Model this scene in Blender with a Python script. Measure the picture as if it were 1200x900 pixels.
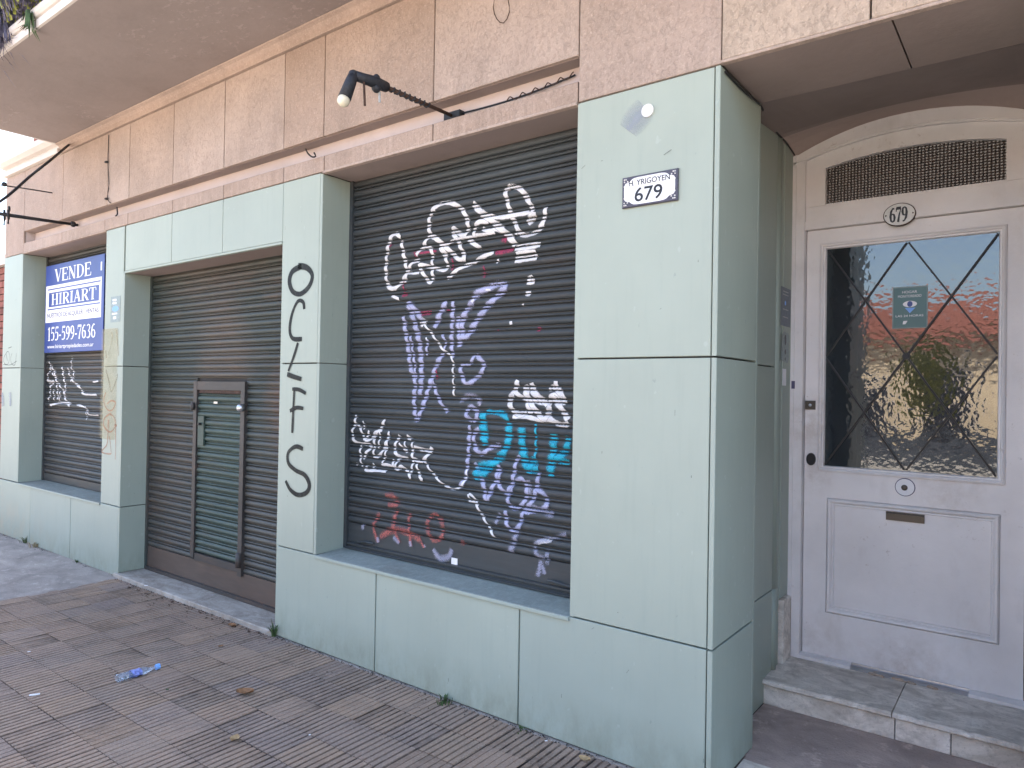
import bpy, math, random
from mathutils import Vector, Matrix
from math import sin, cos, radians, pi
random.seed(7)
for o in list(bpy.data.objects): bpy.data.objects.remove(o)
SC = bpy.context.scene; COL = SC.collection
# ------------------------------------------------------------------ camera
CF, CYAW, CPITCH, CROLL, CD, CH = 829.296, -37.0113, 0.5581, 0.9767, 2.663, 1.55
_y, _p, _r = radians(CYAW), radians(CPITCH), radians(CROLL)
FW = Vector((sin(_y)*cos(_p), cos(_y)*cos(_p), sin(_p)))
_R = Vector((cos(_y), -sin(_y), 0)); _U = _R.cross(FW)
RT = _R*cos(_r)+_U*sin(_r); UP = _U*cos(_r)-_R*sin(_r)
cam = bpy.data.objects.new('camera', bpy.data.cameras.new('camera')); COL.objects.link(cam)
cam.matrix_world = Matrix(((RT.x, UP.x, -FW.x, 0), (RT.y, UP.y, -FW.y, -CD), (RT.z, UP.z, -FW.z, CH), (0, 0, 0, 1)))
cam.data.sensor_width = 36; cam.data.lens = 36*CF/1200; cam.data.clip_end = 1000; cam.data.clip_start = .05
SC.camera = cam
SC.render.resolution_x = 1024; SC.render.resolution_y = 768
def P(px, py, ax, val):
    """point on the plane axis=val seen at photo pixel (1200x900)"""
    d = FW+RT*((px-600)/CF)-UP*((py-450)/CF); C = Vector((0, -CD, CH))
    return C+d*((val-C[ax])/d[ax])
# ------------------------------------------------------------------ light
SUN_EL, SUN_AZ = 60, -16          # azimuth from +y towards +x
w = bpy.data.worlds.new('World'); SC.world = w; w.use_nodes = True
nt = w.node_tree; bg = nt.nodes['Background']; sky = nt.nodes.new('ShaderNodeTexSky')
sky.sky_type = 'NISHITA'; sky.sun_disc = False; sky.sun_elevation = radians(SUN_EL); sky.sun_rotation = radians(SUN_AZ)
sky.air_density = 1.0; sky.dust_density = 3.0; sky.ozone_density = 0.6
nt.links.new(sky.outputs[0], bg.inputs[0]); bg.inputs[1].default_value = 0.148
S = Vector((sin(radians(SUN_AZ))*cos(radians(SUN_EL)), cos(radians(SUN_AZ))*cos(radians(SUN_EL)), sin(radians(SUN_EL))))
sl = bpy.data.lights.new('sun', 'SUN'); sl.energy = 4.7; sl.angle = radians(.5); sl.color = (1, .93, .82)
so = bpy.data.objects.new('sun', sl); COL.objects.link(so); so.rotation_euler = S.to_track_quat('Z', 'Y').to_euler(); so.location = (0, 5, 12)
SC.view_settings.view_transform = 'Standard'; SC.view_settings.look = 'None'; SC.view_settings.exposure = 2.58; SC.view_settings.gamma = 1
SC.render.engine = 'CYCLES'
try: SC.cycles.max_bounces = 8; SC.cycles.transparent_max_bounces = 16
except Exception: pass
# ------------------------------------------------------------------ materials
class NT:
    def __init__(s, name):
        s.m = bpy.data.materials.new(name); s.m.use_nodes = True; s.t = s.m.node_tree; s.n = s.t.nodes
        s.b = s.n['Principled BSDF']; s.geo = s.n.new('ShaderNodeNewGeometry')
    def l(s, a, b): s.t.links.new(a, b)
    def put(s, sock, v):
        if hasattr(v, 'is_output') or hasattr(v, 'links'): s.l(v, sock)
        else:
            if isinstance(v, (tuple, list)) and len(v) == 3 and sock.type == 'RGBA': v = (*v, 1)
            sock.default_value = v
    def pos(s, sc=(1, 1, 1), loc=(0, 0, 0)):
        n = s.n.new('ShaderNodeMapping'); n.inputs['Scale'].default_value = sc; n.inputs['Location'].default_value = loc
        s.l(s.geo.outputs['Position'], n.inputs[0]); return n.outputs[0]
    def noise(s, scale, det=4, rough=.55, vec=None, dist=0, out=0):
        n = s.n.new('ShaderNodeTexNoise'); n.inputs['Scale'].default_value = scale; n.inputs['Detail'].default_value = det
        n.inputs['Roughness'].default_value = rough; n.inputs['Distortion'].default_value = dist
        s.l(vec if vec is not None else s.geo.outputs['Position'], n.inputs['Vector']); return n.outputs[out]
    def ramp(s, v, a, b, c=0., d=1.):
        n = s.n.new('ShaderNodeMapRange'); s.put(n.inputs[0], v)
        for i, k in enumerate((a, b, c, d)): n.inputs[i+1].default_value = k
        return n.outputs[0]
    def mix(s, f, a, b, mode='MIX'):
        n = s.n.new('ShaderNodeMix'); n.data_type = 'RGBA'; n.blend_type = mode; n.clamp_factor = True
        s.put(n.inputs[0], f); s.put(n.inputs[6], a); s.put(n.inputs[7], b); return n.outputs[2]
    def math(s, op, a, b=0.):
        n = s.n.new('ShaderNodeMath'); n.operation = op; s.put(n.inputs[0], a); s.put(n.inputs[1], b); return n.outputs[0]
    def rnd(s): n = s.n.new('ShaderNodeObjectInfo'); return n.outputs['Random']
    def bump(s, h, st=.2, dist=.01):
        n = s.n.new('ShaderNodeBump'); n.inputs['Strength'].default_value = st; n.inputs['Distance'].default_value = dist
        s.put(n.inputs['Height'], h); s.l(n.outputs[0], s.b.inputs['Normal']); return n
    def fin(s, col, rough=.7, spec=.4, metal=0.):
        s.put(s.b.inputs['Base Color'], col); s.put(s.b.inputs['Roughness'], rough)
        s.put(s.b.inputs['Specular IOR Level'], spec); s.put(s.b.inputs['Metallic'], metal); return s.m
def sc3(c, k): return tuple(min(1, x*k) for x in c)
def simple(name, c, rough=.7, var=.18, scale=6, bst=.15, bsc=90, rand=0, spec=.4, metal=0., bd=.003):
    n = NT(name); a = n.mix(n.ramp(n.noise(scale, 6), .3, .7), sc3(c, 1-var), sc3(c, 1+var))
    if rand: a = n.mix(n.rnd(), a, sc3(c, 1-rand), 'MIX') if False else n.mix(1., a, n.mix(n.rnd(), (1-rand,)*3, (1+rand,)*3), 'MULTIPLY')
    n.bump(n.noise(bsc, 4), bst, bd); return n.fin(a, rough, spec, metal)
def m_green():
    n = NT('green_panel_paint'); c = (.340, .386, .328)
    a = n.mix(n.ramp(n.noise(1.3, 5, .6), .3, .7), sc3(c, .93), sc3(c, 1.05))
    a = n.mix(1., a, n.mix(n.rnd(), (.95, .96, .97), (1.03, 1.02, 1.0)), 'MULTIPLY')
    st = n.ramp(n.noise(3, 6, .6, n.pos((9, 9, .7))), .52, .75)                          # vertical runs of dirt
    a = n.mix(n.math('MULTIPLY', st, .16), a, (.20, .25, .22))
    sp = n.ramp(n.noise(38, 3, .5, n.pos((1, 1, .45))), .71, .75); a = n.mix(n.math('MULTIPLY', sp, .45), a, (.2, .24, .22))
    sp2 = n.ramp(n.noise(22, 2, .5, n.pos((1.3, 1, .8), (5, 2, 9))), .70, .73); a = n.mix(n.math('MULTIPLY', sp2, .22), a, (.5, .56, .52))
    z = n.n.new('ShaderNodeSeparateXYZ'); n.l(n.geo.outputs['Position'], z.inputs[0])
    low = n.math('MULTIPLY', n.ramp(z.outputs[2], 0, .24, 1, 0), n.ramp(n.noise(9, 6, .7, n.pos((1, 1, .5))), .35, .66)); a = n.mix(n.math('MULTIPLY', low, .75), a, (.20, .22, .16))
    lf = n.math('MULTIPLY', n.ramp(z.outputs[0], -8.4, -7.0, 1, 0), n.math('MULTIPLY', n.ramp(z.outputs[2], .1, .5, 1, 0), n.ramp(n.noise(9, 5, .65, n.pos((1, 1, .6))), .42, .6)))
    a = n.mix(n.math('MULTIPLY', lf, .7), a, (.42, .38, .28))
    n.bump(n.noise(14, 5), .12, .004); return n.fin(a, .48, .5)
def m_stone(name, c, pit=.5):
    n = NT(name)
    a = n.mix(n.ramp(n.noise(1.7, 5, .6), .3, .7), sc3(c, .84), sc3(c, 1.12))
    a = n.mix(1., a, n.mix(n.rnd(), (.88, .84, .80), (1.06, 1.07, 1.08)), 'MULTIPLY')
    pt = n.math('MULTIPLY', n.ramp(n.noise(5, 5, .6, n.pos((1, 1, .7), (2, 1, 5)), .8), .45, .65), n.ramp(n.noise(30, 6, .7, n.pos((1, 1, .8)), 1.2), .4, .62)); a = n.mix(n.math('MULTIPLY', pt, pit), a, sc3(c, .66))
    f = n.noise(55, 7, .75, n.pos((1, 1, .7)), .9); a = n.mix(n.math('MULTIPLY', n.ramp(f, .50, .66), pit*.55), a, sc3(c, .62))
    g = n.noise(85, 4, .65, n.pos((1, 1, 1), (3, 3, 3)), .6); a = n.mix(n.math('MULTIPLY', n.ramp(g, .54, .68), .5), a, sc3(c, 1.4))
    st = n.noise(5, 4, .6, n.pos((5, 3, .35), (7, 0, 0))); z = n.n.new('ShaderNodeSeparateXYZ'); n.l(n.geo.outputs['Position'], z.inputs[0])
    a = n.mix(n.math('MULTIPLY', n.math('MULTIPLY', n.ramp(st, .5, .72), n.ramp(z.outputs[2], 3.0, 2.84, .15, .8)), .55), a, sc3(c, 1.45))   # lime runs on the lower course
    so = n.noise(3, 5, .65, n.pos((1, 1, .5), (3, 0, 8))); a = n.mix(n.math('MULTIPLY', n.ramp(so, .55, .78), .35), a, (.20, .145, .11))
    n.bump(n.math('SUBTRACT', n.noise(60, 6, .7), n.math('MULTIPLY', n.ramp(f, .52, .62), .8)), .5, .005); return n.fin(a, .85, .25)
def m_plaster(name, c, peel=False):
    n = NT(name); a = n.mix(n.ramp(n.noise(1.1, 6, .6), .3, .7), sc3(c, .86), sc3(c, 1.08))
    a = n.mix(n.math('MULTIPLY', n.ramp(n.noise(5, 6, .7), .5, .75), .3), a, sc3(c, .6))
    h = n.noise(28, 6, .6)
    if peel:
        p = n.math('MULTIPLY', n.ramp(n.noise(14, 7, .75, n.pos((1, 1.6, 1))), .56, .6), n.ramp(n.noise(.9, 3, .5, n.pos((1, 1.4, 1), (2.3, 0, 0))), .50, .58))
        a = n.mix(n.math('MULTIPLY', p, .6), a, sc3(c, 1.35)); h = n.math('ADD', h, n.math('MULTIPLY', p, 1.5))
    n.bump(h, .25, .006); return n.fin(a, .85, .25)
def m_shutter(name, c, rust, dust=.3, spots=()):
    n = NT(name)
    a = n.mix(n.ramp(n.noise(1.5, 6, .6, n.pos((.6, 1, 1.6))), .3, .7), sc3(c, .75), sc3(c, 1.25))
    r = n.math('MULTIPLY', n.ramp(n.noise(1.7, 5, .6, n.pos((.8, 1, 2.2), (4, 0, 1.3))), .48, .68), n.ramp(n.noise(25, 5, .7, n.pos((.25, 1, 1))), .35, .65))
    a = n.mix(n.math('MULTIPLY', r, rust), a, (.16, .085, .055))
    for pt, rad, k, cc in spots:                                                        # rusted areas with their own place
        q = n.n.new('ShaderNodeVectorMath'); q.operation = 'DISTANCE'; n.l(n.pos((1, 1, .8)), q.inputs[0]); q.inputs[1].default_value = pt
        a = n.mix(n.math('MULTIPLY', n.math('MULTIPLY', n.ramp(q.outputs['Value'], rad*.5, rad, 1, 0), n.ramp(n.noise(10, 5, .7, n.pos((.5, 1, 1.5))), .3, .6, .35, 1)), k), a, cc)
    d = n.ramp(n.noise(45, 4, .6, n.pos((.12, 1, 1))), .45, .8); a = n.mix(n.math('MULTIPLY', d, dust), a, sc3(c, 2.2))
    nz = n.n.new('ShaderNodeSeparateXYZ'); n.l(n.geo.outputs['Normal'], nz.inputs[0])
    a = n.mix(n.math('MULTIPLY', n.ramp(nz.outputs[2], .1, .9), .22), a, (.13, .125, .115))   # dust lies on what faces up
    n.bump(n.noise(60, 4), .12, .002); return n.fin(a, .55, .45)
def m_tile():
    n = NT('ribbed_tile'); rr = n.rnd()
    cr = n.n.new('ShaderNodeValToRGB'); n.l(rr, cr.inputs[0]); e = cr.color_ramp.elements
    e[0].position = 0; e[0].color = (.37,.25,.175, 1); e[1].position = 1; e[1].color = (.30,.235,.19, 1)
    for p_, c_ in ((.16, (.34, .245, .185)), (.32, (.39, .27, .185)), (.46, (.29, .22, .185)), (.6, (.40, .265, .165)), (.74, (.27, .215, .195)), (.88, (.34, .245, .175))):
        x = cr.color_ramp.elements.new(p_); x.color = (*c_, 1)
    a = n.mix(n.ramp(n.noise(9, 6, .6), .3, .72), sc3((1, 1, 1), .62), (1, 1, 1)); a = n.mix(1., n.mix(.45, cr.outputs[0], (.37, .265, .192)), n.mix(n.ramp(n.noise(8, 6, .65), .3, .7), (.72, .72, .74), (1.0, .98, .96)), 'MULTIPLY')
    a = n.mix(n.math('MULTIPLY', n.ramp(n.noise(110, 4, .7), .52, .68), .55), a, (.50, .42, .35))
    a = n.mix(n.math('MULTIPLY', n.ramp(n.noise(1.3, 4, .5), .5, .7), .35), a, (.22, .185, .17))
    z = n.n.new('ShaderNodeSeparateXYZ'); n.l(n.geo.outputs['Position'], z.inputs[0])
    a = n.mix(n.math('MULTIPLY', n.ramp(z.outputs[2], -.0065, -.0015, .95, 0), n.ramp(n.noise(14, 5, .7), .3, .62, .25, 1.)), a, (.05, .036, .03))        # dirt lying in the grooves
    n.bump(n.math('ADD', n.noise(160, 4, .6), n.noise(35, 4, .6)), .7, .003); return n.fin(a, .85, .25)
def m_cement(name, c):
    n = NT(name); a = n.mix(n.ramp(n.noise(3, 7, .65, n.pos((1, 1.5, 1)), .5), .3, .7), sc3(c, .66), sc3(c, 1.25))
    a = n.mix(n.math('MULTIPLY', n.ramp(n.noise(11, 7, .7), .56, .66), .6), a, sc3(c, 1.7))
    a = n.mix(n.math('MULTIPLY', n.ramp(n.noise(60, 4, .7), .6, .7), .5), a, sc3(c, .4))
    n.bump(n.math('ADD', n.noise(16, 7, .7), n.noise(90, 3)), .6, .01); return n.fin(a, .9, .2)
def m_marble(name='worn_marble', k=1.):
    n = NT(name); v = n.noise(3.5, 7, .65, n.pos((1, 2.2, 2)), 1.5); a = n.mix(n.ramp(v, .35, .65), sc3((.46, .405, .35), k), sc3((.76, .70, .63), k))
    a = n.mix(n.math('MULTIPLY', n.ramp(n.noise(9, 7, .75), .5, .66), .6), a, sc3((.28, .24, .20), k))
    a = n.mix(n.math('MULTIPLY', n.ramp(n.noise(70, 5, .7), .56, .66), .45), a, sc3((.26, .22, .19), k))
    a = n.mix(1., a, n.mix(n.rnd(), (.82, .80, .77), (1.1, 1.1, 1.1)), 'MULTIPLY')
    n.bump(n.math('ADD', n.noise(50, 6, .7), n.noise(12, 4)), .6, .006); return n.fin(a, .65, .35)
def m_door():
    n = NT('old_white_paint'); c = (.80, .76, .745)
    a = n.mix(n.ramp(n.noise(2.2, 6, .6), .3, .7), sc3(c, .9), sc3(c, 1.07))
    f = n.math('MULTIPLY', n.ramp(n.noise(30, 8, .75), .6, .64), n.ramp(n.noise(3, 3, .5), .5, .62)); a = n.mix(n.math('MULTIPLY', f, .5), a, (.40, .33, .28))
    a = n.mix(n.math('MULTIPLY', n.ramp(n.noise(5, 5, .6, n.pos((1, 1, .5), (1, 4, 2))), .56, .74), .35), a, (.46, .40, .35))
    for pt, rad, k in (((-1.01, 1.40, 1.40), .22, .55), ((-1.01, 1.40, 1.12), .14, .4), ((-.38, 1.40, 1.09), .20, .4), ((-.55, 1.40, .16), .30, .5), ((-1.0, 1.40, .2), .2, .4)):
        d = n.n.new('ShaderNodeVectorMath'); d.operation = 'DISTANCE'; n.l(n.geo.outputs['Position'], d.inputs[0]); d.inputs[1].default_value = pt
        a = n.mix(n.math('MULTIPLY', n.math('MULTIPLY', n.ramp(d.outputs['Value'], 0, rad, 1, 0), n.ramp(n.noise(14, 6, .7), .35, .65)), k), a, (.38, .29, .22))   # hand grime and scuffs
    n.bump(n.math('ADD', n.noise(40, 6, .65), n.math('MULTIPLY', f, -1.)), .28, .004); return n.fin(a, .42, .5)
def m_paint(name, c, body=.85, spray=.5, edge=.35):
    n = NT(name); uv = n.n.new('ShaderNodeUVMap'); uv.uv_map = 'UVMap'; s = n.n.new('ShaderNodeSeparateXYZ'); n.l(uv.outputs[0], s.inputs[0])
    d = n.math('ABSOLUTE', n.math('SUBTRACT', n.math('MULTIPLY', s.outputs[0], 2.), 1.))
    e = n.ramp(d, 1-edge, 1., 1., 0.)
    g = n.ramp(n.noise(260, 2, .5), .30, .62, 0, 1); e2 = n.math('POWER', e, .8)
    al = n.math('MULTIPLY', n.math('MINIMUM', n.math('ADD', e2, n.math('MULTIPLY', n.math('SUBTRACT', g, .6), spray)), 1.), body)
    wv = n.ramp(n.noise(11, 4, .6), .25, .6, .7, 1.); al = n.math('MULTIPLY', n.math('MULTIPLY', al, wv), n.ramp(e, 0, .15))
    n.put(n.b.inputs['Alpha'], n.math('MAXIMUM', al, 0.)); return n.fin(c, .6, .3)
M = dict(
 green=m_green(), sill=m_stone('dusty_sill', (.27, .30, .275), .3), stone=m_stone('travertine', (.43, .335, .28), .5), stone_r=m_stone('rough_travertine', (.48, .38, .30), .8), whitewash=m_plaster('whitewashed_groove', (.56, .46, .42)),
 soffit=m_plaster('balcony_soffit_paint', (.295, .245, .228), True), ceil=m_plaster('recess_ceiling_paint', (.285, .225, .205)), arch=m_plaster('arch_band_lit_tone', (.46, .36, .32), True), mortar=simple('dark_joint', (.05, .045, .04), .95),
 cornice=m_plaster('cream_moulding', (.62, .56, .51)), upper=m_plaster('upper_render', (.5, .46, .42)),
 sh1=m_shutter('charcoal_shutter_paint', (.038, .046, .050), .12, .2), sh2=m_shutter('rusty_shutter_paint', (.040, .050, .045), .42, .25, (((-4.85, .22, 1.38), .42, .6, (.115, .085, .065)), ((-4.02, .22, 1.12), .34, .7, (.13, .072, .048)), ((-5.6, .22, .62), .7, .5, (.10, .072, .058)), ((-4.2, .22, .45), .6, .45, (.10, .074, .06)), ((-5.0, .22, 1.93), .5, .4, (.10, .068, .055)))), sh3=m_shutter('brown_shutter_paint', (.045, .048, .047), .32),
 wick=m_shutter('green_wicket_paint', (.040, .066, .054), .3), wframe=m_shutter('brown_steel', (.047, .041, .038), .5, .2), plate=m_shutter('rusty_plate', (.085, .062, .050), .5, .2),
 tile=m_tile(), dirt=simple('joint_dirt', (.05, .042, .036), .95, .3, 20), cement=m_cement('cement_patch', (.33, .285, .25)), floor=m_cement('recess_floor', (.44, .34, .295)),
 marble=m_marble('worn_marble', 1.18), marble2=m_marble('grey_marble', .68), door=m_door(), iron=simple('black_iron', (.018, .017, .018), .5), brass=simple('tarnished_brass', (.10, .085, .07), .45, metal=.6),
 steel=simple('bright_steel', (.55, .55, .57), .3, metal=.9), concrete=m_cement('street_concrete', (.36, .33, .30)), kerb=m_cement('kerb_concrete', (.32, .3, .27)),
 earth=m_cement('bare_ground', (.22, .19, .15)), dark=simple('dark_hall', (.06, .055, .05), .8),
 blue=simple('sign_blue', (.035, .065, .26), .4, .12, 3, 0), white=simple('sign_white', (.80, .79, .80), .45, .05, 8, 0), grey=simple('sign_grey', (.10, .09, .16), .6, .1), black=simple('enamel_black', (.02, .02, .022), .35, .1),
 navy=simple('plate_navy', (.075, .07, .095), .4, .3, 120), enamel=simple('cream_enamel', (.72, .70, .66), .3, .08, 20, .05), teal=simple('sticker_teal', (.07, .16, .16), .3, .1), eyeblue=simple('sticker_light_blue', (.2, .42, .85), .4),
 stick=simple('wall_sticker_slate', (.075, .10, .13), .35, .3, 60), stick2=simple('wall_sticker_grey', (.23, .28, .27), .4, .2, 60), torn=simple('torn_paper', (.42, .43, .43), .8, .3, 90),
 bulb=simple('opal_glass', (.72, .66, .5), .25, .05), tape=simple('dark_tape', (.022, .024, .03), .6, .4, 60), rust=simple('rusty_iron', (.06, .032, .022), .8, .4, 50),
 cable=simple('cable_black', (.02, .02, .022), .6), leafd=simple('dry_leaf', (.26, .13, .06), .8, .35, 60, .4), leafp=simple('pale_leaf', (.42, .28, .14), .8, .3, 60, .4),
 weed=simple('weed_green', (.06, .10, .035), .7, .5, 30), lav=simple('grey_purple_foliage', (.13, .12, .17), .8, .5, 30), lime=simple('yellow_green_leaf', (.28, .30, .06), .7, .4, 20), straw=simple('dry_stem', (.30, .25, .16), .8, .3),
 spray_w=m_paint('spray_white', (.80, .78, .78), .95, .4, .35), spray_l=m_paint('spray_lilac', (.46, .47, .66), .92, .7, .65), spray_c=m_paint('spray_cyan', (.03, .48, .66), .85, .8, .7), spray_lg=m_paint('spray_pale_grey', (.42, .42, .54), .65, .8, .8),
 spray_r=m_paint('spray_red', (.50, .15, .13), .65, .9, .8), spray_m=m_paint('spray_crimson', (.42, .05, .12), .7, .9, .6), spray_k=m_paint('marker_black', (.012, .014, .014), 1., .3, .28), spray_o=m_paint('faded_orange_marker', (.48, .20, .10), .6, .9, .6),
 spray_b=m_paint('faded_brown_marker', (.30, .24, .13), .45, .9, .8), spray_g=m_paint('faded_black_marker', (.12, .13, .12), .6, .8, .5), yellow=m_paint('yellowed_paint', (.48, .42, .24), .42, 1.1, .25), smudge=m_paint('grey_filler', (.33, .36, .42), .6, .3, 1.),
 brick=simple('red_brick', (.22, .075, .055), .85, .3, 8, .3, 60, .15), house=m_plaster('cream_house_wall', (.66, .53, .36)), house2=m_plaster('ochre_house_wall', (.52, .38, .24)), roof=simple('red_clay_roof', (.24, .088, .06), .8, .35, 5, .5, 30, .1),
 slate=simple('dark_slate_render', (.05, .055, .065), .8, .3, 5), bark=simple('bark', (.09, .065, .045), .9, .4, 12), leaf=simple('tree_leaf', (.17, .17, .04), .6, .5, 3, .1), shade=simple('dark_window', (.03, .03, .035), .2), wood=simple('brown_wood', (.14, .07, .035), .6),
 label=simple('bottle_label', (.20, .24, .55), .35, .3, 60),
)
def m_glass():
    n = NT('rippled_door_glass'); nn = n.n; n.bump(n.math('ADD', n.math('MULTIPLY', n.noise(62, 1, .4), .5), n.noise(26, 1, .4)), .12, .0045)
    bm = [x for x in nn if x.type == 'BUMP'][0]
    gl = nn.new('ShaderNodeBsdfGlossy'); gl.inputs['Roughness'].default_value = .012; n.l(bm.outputs[0], gl.inputs['Normal'])
    tr = nn.new('ShaderNodeBsdfTransparent'); tr.inputs[0].default_value = (.30, .33, .35, 1)
    fr = nn.new('ShaderNodeFresnel'); fr.inputs['IOR'].default_value = 1.52
    mx = nn.new('ShaderNodeMixShader'); n.l(n.math('MULTIPLY', fr.outputs[0], 3.0), mx.inputs[0]); n.l(tr.outputs[0], mx.inputs[1]); n.l(gl.outputs[0], mx.inputs[2])
    df = nn.new('ShaderNodeBsdfDiffuse'); df.inputs[0].default_value = (.32, .36, .42, 1); m2 = nn.new('ShaderNodeMixShader'); n.l(n.ramp(n.noise(6, 4, .6), .3, .8, .05, .10), m2.inputs[0]); n.l(mx.outputs[0], m2.inputs[1]); n.l(df.outputs[0], m2.inputs[2])   # film of dust
    n.l(m2.outputs[0], nn['Material Output'].inputs[0]); return n.m
M['glass'] = m_glass()
def m_trans():
    n = NT('dimpled_transom_glass'); v = n.n.new('ShaderNodeTexVoronoi'); v.inputs['Scale'].default_value = 62; v.inputs['Randomness'].default_value = .12
    n.l(n.pos((1, .01, 1.15)), v.inputs['Vector']); a = n.mix(n.ramp(v.outputs[0], .1, .55), (.11, .09, .085), (.042, .034, .032)); n.bump(v.outputs[0], .9, .006); return n.fin(a, .18, .9)
M['trans'] = m_trans()
def m_pet():
    n = NT('clear_plastic'); n.b.inputs['Transmission Weight'].default_value = .85; n.b.inputs['IOR'].default_value = 1.3; n.bump(n.noise(60, 3), .5, .01); return n.fin((.75, .85, 1.), .12, .6)
M['pet'] = m_pet()
# ------------------------------------------------------------------ building blocks
class MB:
    def __init__(s): s.v = []; s.f = []; s.uv = None; s.mi = []
    def add(s, vs, fs):
        b = len(s.v); s.v += [tuple(p) for p in vs]; s.f += [tuple(i+b for i in f) for f in fs]; return s
    def box(s, x0, x1, y0, y1, z0, z1):
        return s.add([(x, y, z) for z in (z0, z1) for y in (y0, y1) for x in (x0, x1)], [(0, 2, 3, 1), (4, 5, 7, 6), (0, 1, 5, 4), (2, 6, 7, 3), (0, 4, 6, 2), (1, 3, 7, 5)])
    def slab(s, x0, x1, y0, y1, z0, z1, face='y', c=.0022):
        """box whose visible face (-y, or +x for face='x') has a small chamfer"""
        if face == 'y':
            q = lambda x, y, z: (x, y, z); a0, a1, b0, b1 = x0, x1, z0, z1
            F = lambda a, b, d: (a, y0+d, b); Bk = lambda a, b: (a, y1, b)
        elif face == 'x':
            a0, a1, b0, b1 = y0, y1, z0, z1
            F = lambda a, b, d: (x1-d, a, b); Bk = lambda a, b: (x0, a, b)
        else:   # 'z' top
            a0, a1, b0, b1 = x0, x1, y0, y1
            F = lambda a, b, d: (a, b, z1-d); Bk = lambda a, b: (a, b, z0)
        vs = [F(a0+c, b0+c, 0), F(a1-c, b0+c, 0), F(a1-c, b1-c, 0), F(a0+c, b1-c, 0), F(a0, b0, c), F(a1, b0, c), F(a1, b1, c), F(a0, b1, c), Bk(a0, b0), Bk(a1, b0), Bk(a1, b1), Bk(a0, b1)]
        fs = [(0, 1, 2, 3), (11, 10, 9, 8)]
        for i in range(4):
            j = (i+1) % 4; fs += [(4+i, 4+j, j, i), (8+i, 8+j, 4+j, 4+i)]
        return s.add(vs, fs)
    def tube(s, pts, r, n=8, caps=True):
        pts = [Vector(p) for p in pts]; rs = r if isinstance(r, (list, tuple)) else [r]*len(pts); vs = []; fs = []
        for i, p in enumerate(pts):
            t = (pts[min(i+1, len(pts)-1)]-pts[max(i-1, 0)]).normalized(); a = t.cross(Vector((0, 0, 1)))
            if a.length < .05: a = t.cross(Vector((1, 0, 0)))
            a.normalize(); b = t.cross(a)
            vs += [p+(a*cos(2*pi*k/n)+b*sin(2*pi*k/n))*rs[i] for k in range(n)]
        for i in range(len(pts)-1):
            for k in range(n): fs.append((i*n+k, i*n+(k+1) % n, (i+1)*n+(k+1) % n, (i+1)*n+k))
        if caps: fs += [tuple(range(n-1, -1, -1)), tuple(range((len(pts)-1)*n, len(pts)*n))]
        return s.add(vs, fs)
    def strip(s, lo, hi, y0, y1):
        """prism between two polylines lo, hi of (x,z), from y0 (front) to y1"""
        n = len(lo); vs = [(x, y0, z) for x, z in lo]+[(x, y0, z) for x, z in hi]+[(x, y1, z) for x, z in lo]+[(x, y1, z) for x, z in hi]; fs = []
        for i in range(n-1):
            fs += [(i, i+1, n+i+1, n+i), (2*n+i+1, 2*n+i, 3*n+i, 3*n+i+1), (2*n+i, 2*n+i+1, i+1, i), (n+i, n+i+1, 3*n+i+1, 3*n+i)]
        fs += [(0, n, 3*n, 2*n), (n-1, 3*n-1, 4*n-1, 2*n-1)]
        return s.add(vs, fs)
    def ring(s, x0, x1, z0, z1, prof):
        """moulding swept round a rectangle in the xz plane; prof = (inset, y)"""
        m = len(prof); vs = []
        for i, y in prof: vs += [(x0+i, y, z0+i), (x1-i, y, z0+i), (x1-i, y, z1-i), (x0+i, y, z1-i)]
        return s.add(vs, [(4*k+j, 4*k+(j+1) % 4, 4*k+4+(j+1) % 4, 4*k+4+j) for k in range(m-1) for j in range(4)])
    def sweep_x(s, x0, x1, prof, close=False):
        """profile of (y,z) drawn along x"""
        n = len(prof); vs = [(x0, y, z) for y, z in prof]+[(x1, y, z) for y, z in prof]
        fs = [(i, i+1, n+i+1, n+i) for i in range(n-1)]
        if close: fs += [(n-1, 0, n, 2*n-1), tuple(range(n-1, -1, -1)), tuple(range(n, 2*n))]
        return s.add(vs, fs)
    def disc(s, c, rx, rz, y0, y1, n=24, skew=0):
        cx, cz = c; vs = [(cx+rx*cos(2*pi*k/n), y, cz+rz*sin(2*pi*k/n)+skew*cos(2*pi*k/n)) for y in (y0, y1) for k in range(n)]
        return s.add(vs, [tuple(range(n)), tuple(range(2*n-1, n-1, -1))]+[(k+n, (k+1) % n+n, (k+1) % n, k) for k in range(n)])
    def ball(s, c, r, n=12, m=8, sq=(1, 1, 1)):
        vs = []; fs = []
        for i in range(m+1):
            for k in range(n): t = pi*i/m; u = 2*pi*k/n; vs.append((c[0]+r*sq[0]*sin(t)*cos(u), c[1]+r*sq[1]*sin(t)*sin(u), c[2]+r*sq[2]*cos(t)))
        for i in range(m):
            for k in range(n): fs.append((i*n+k, (i+1)*n+k, (i+1)*n+(k+1) % n, i*n+(k+1) % n))
        return s.add(vs, fs)
    def build(s, name, mat, parent=None, origin=None, smooth=False, mesh=None):
        pl = wloc(parent); og = Vector(origin) if origin is not None else pl
        me = bpy.data.meshes.new(name); me.from_pydata([tuple(Vector(p)-og) for p in s.v], [], s.f); me.validate(); me.update()
        if s.uv:
            ul = me.uv_layers.new(name='UVMap')
            for lp in me.loops: ul.data[lp.index].uv = s.uv[lp.vertex_index]
        mats = mat if isinstance(mat, list) else [mat]
        for q in mats: me.materials.append(M[q])
        if smooth:
            for q in me.polygons: q.use_smooth = True
        return link(name, me, parent, og)
def wloc(o):
    l = Vector((0, 0, 0))
    while o is not None: l += o.location; o = o.parent
    return l
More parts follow.
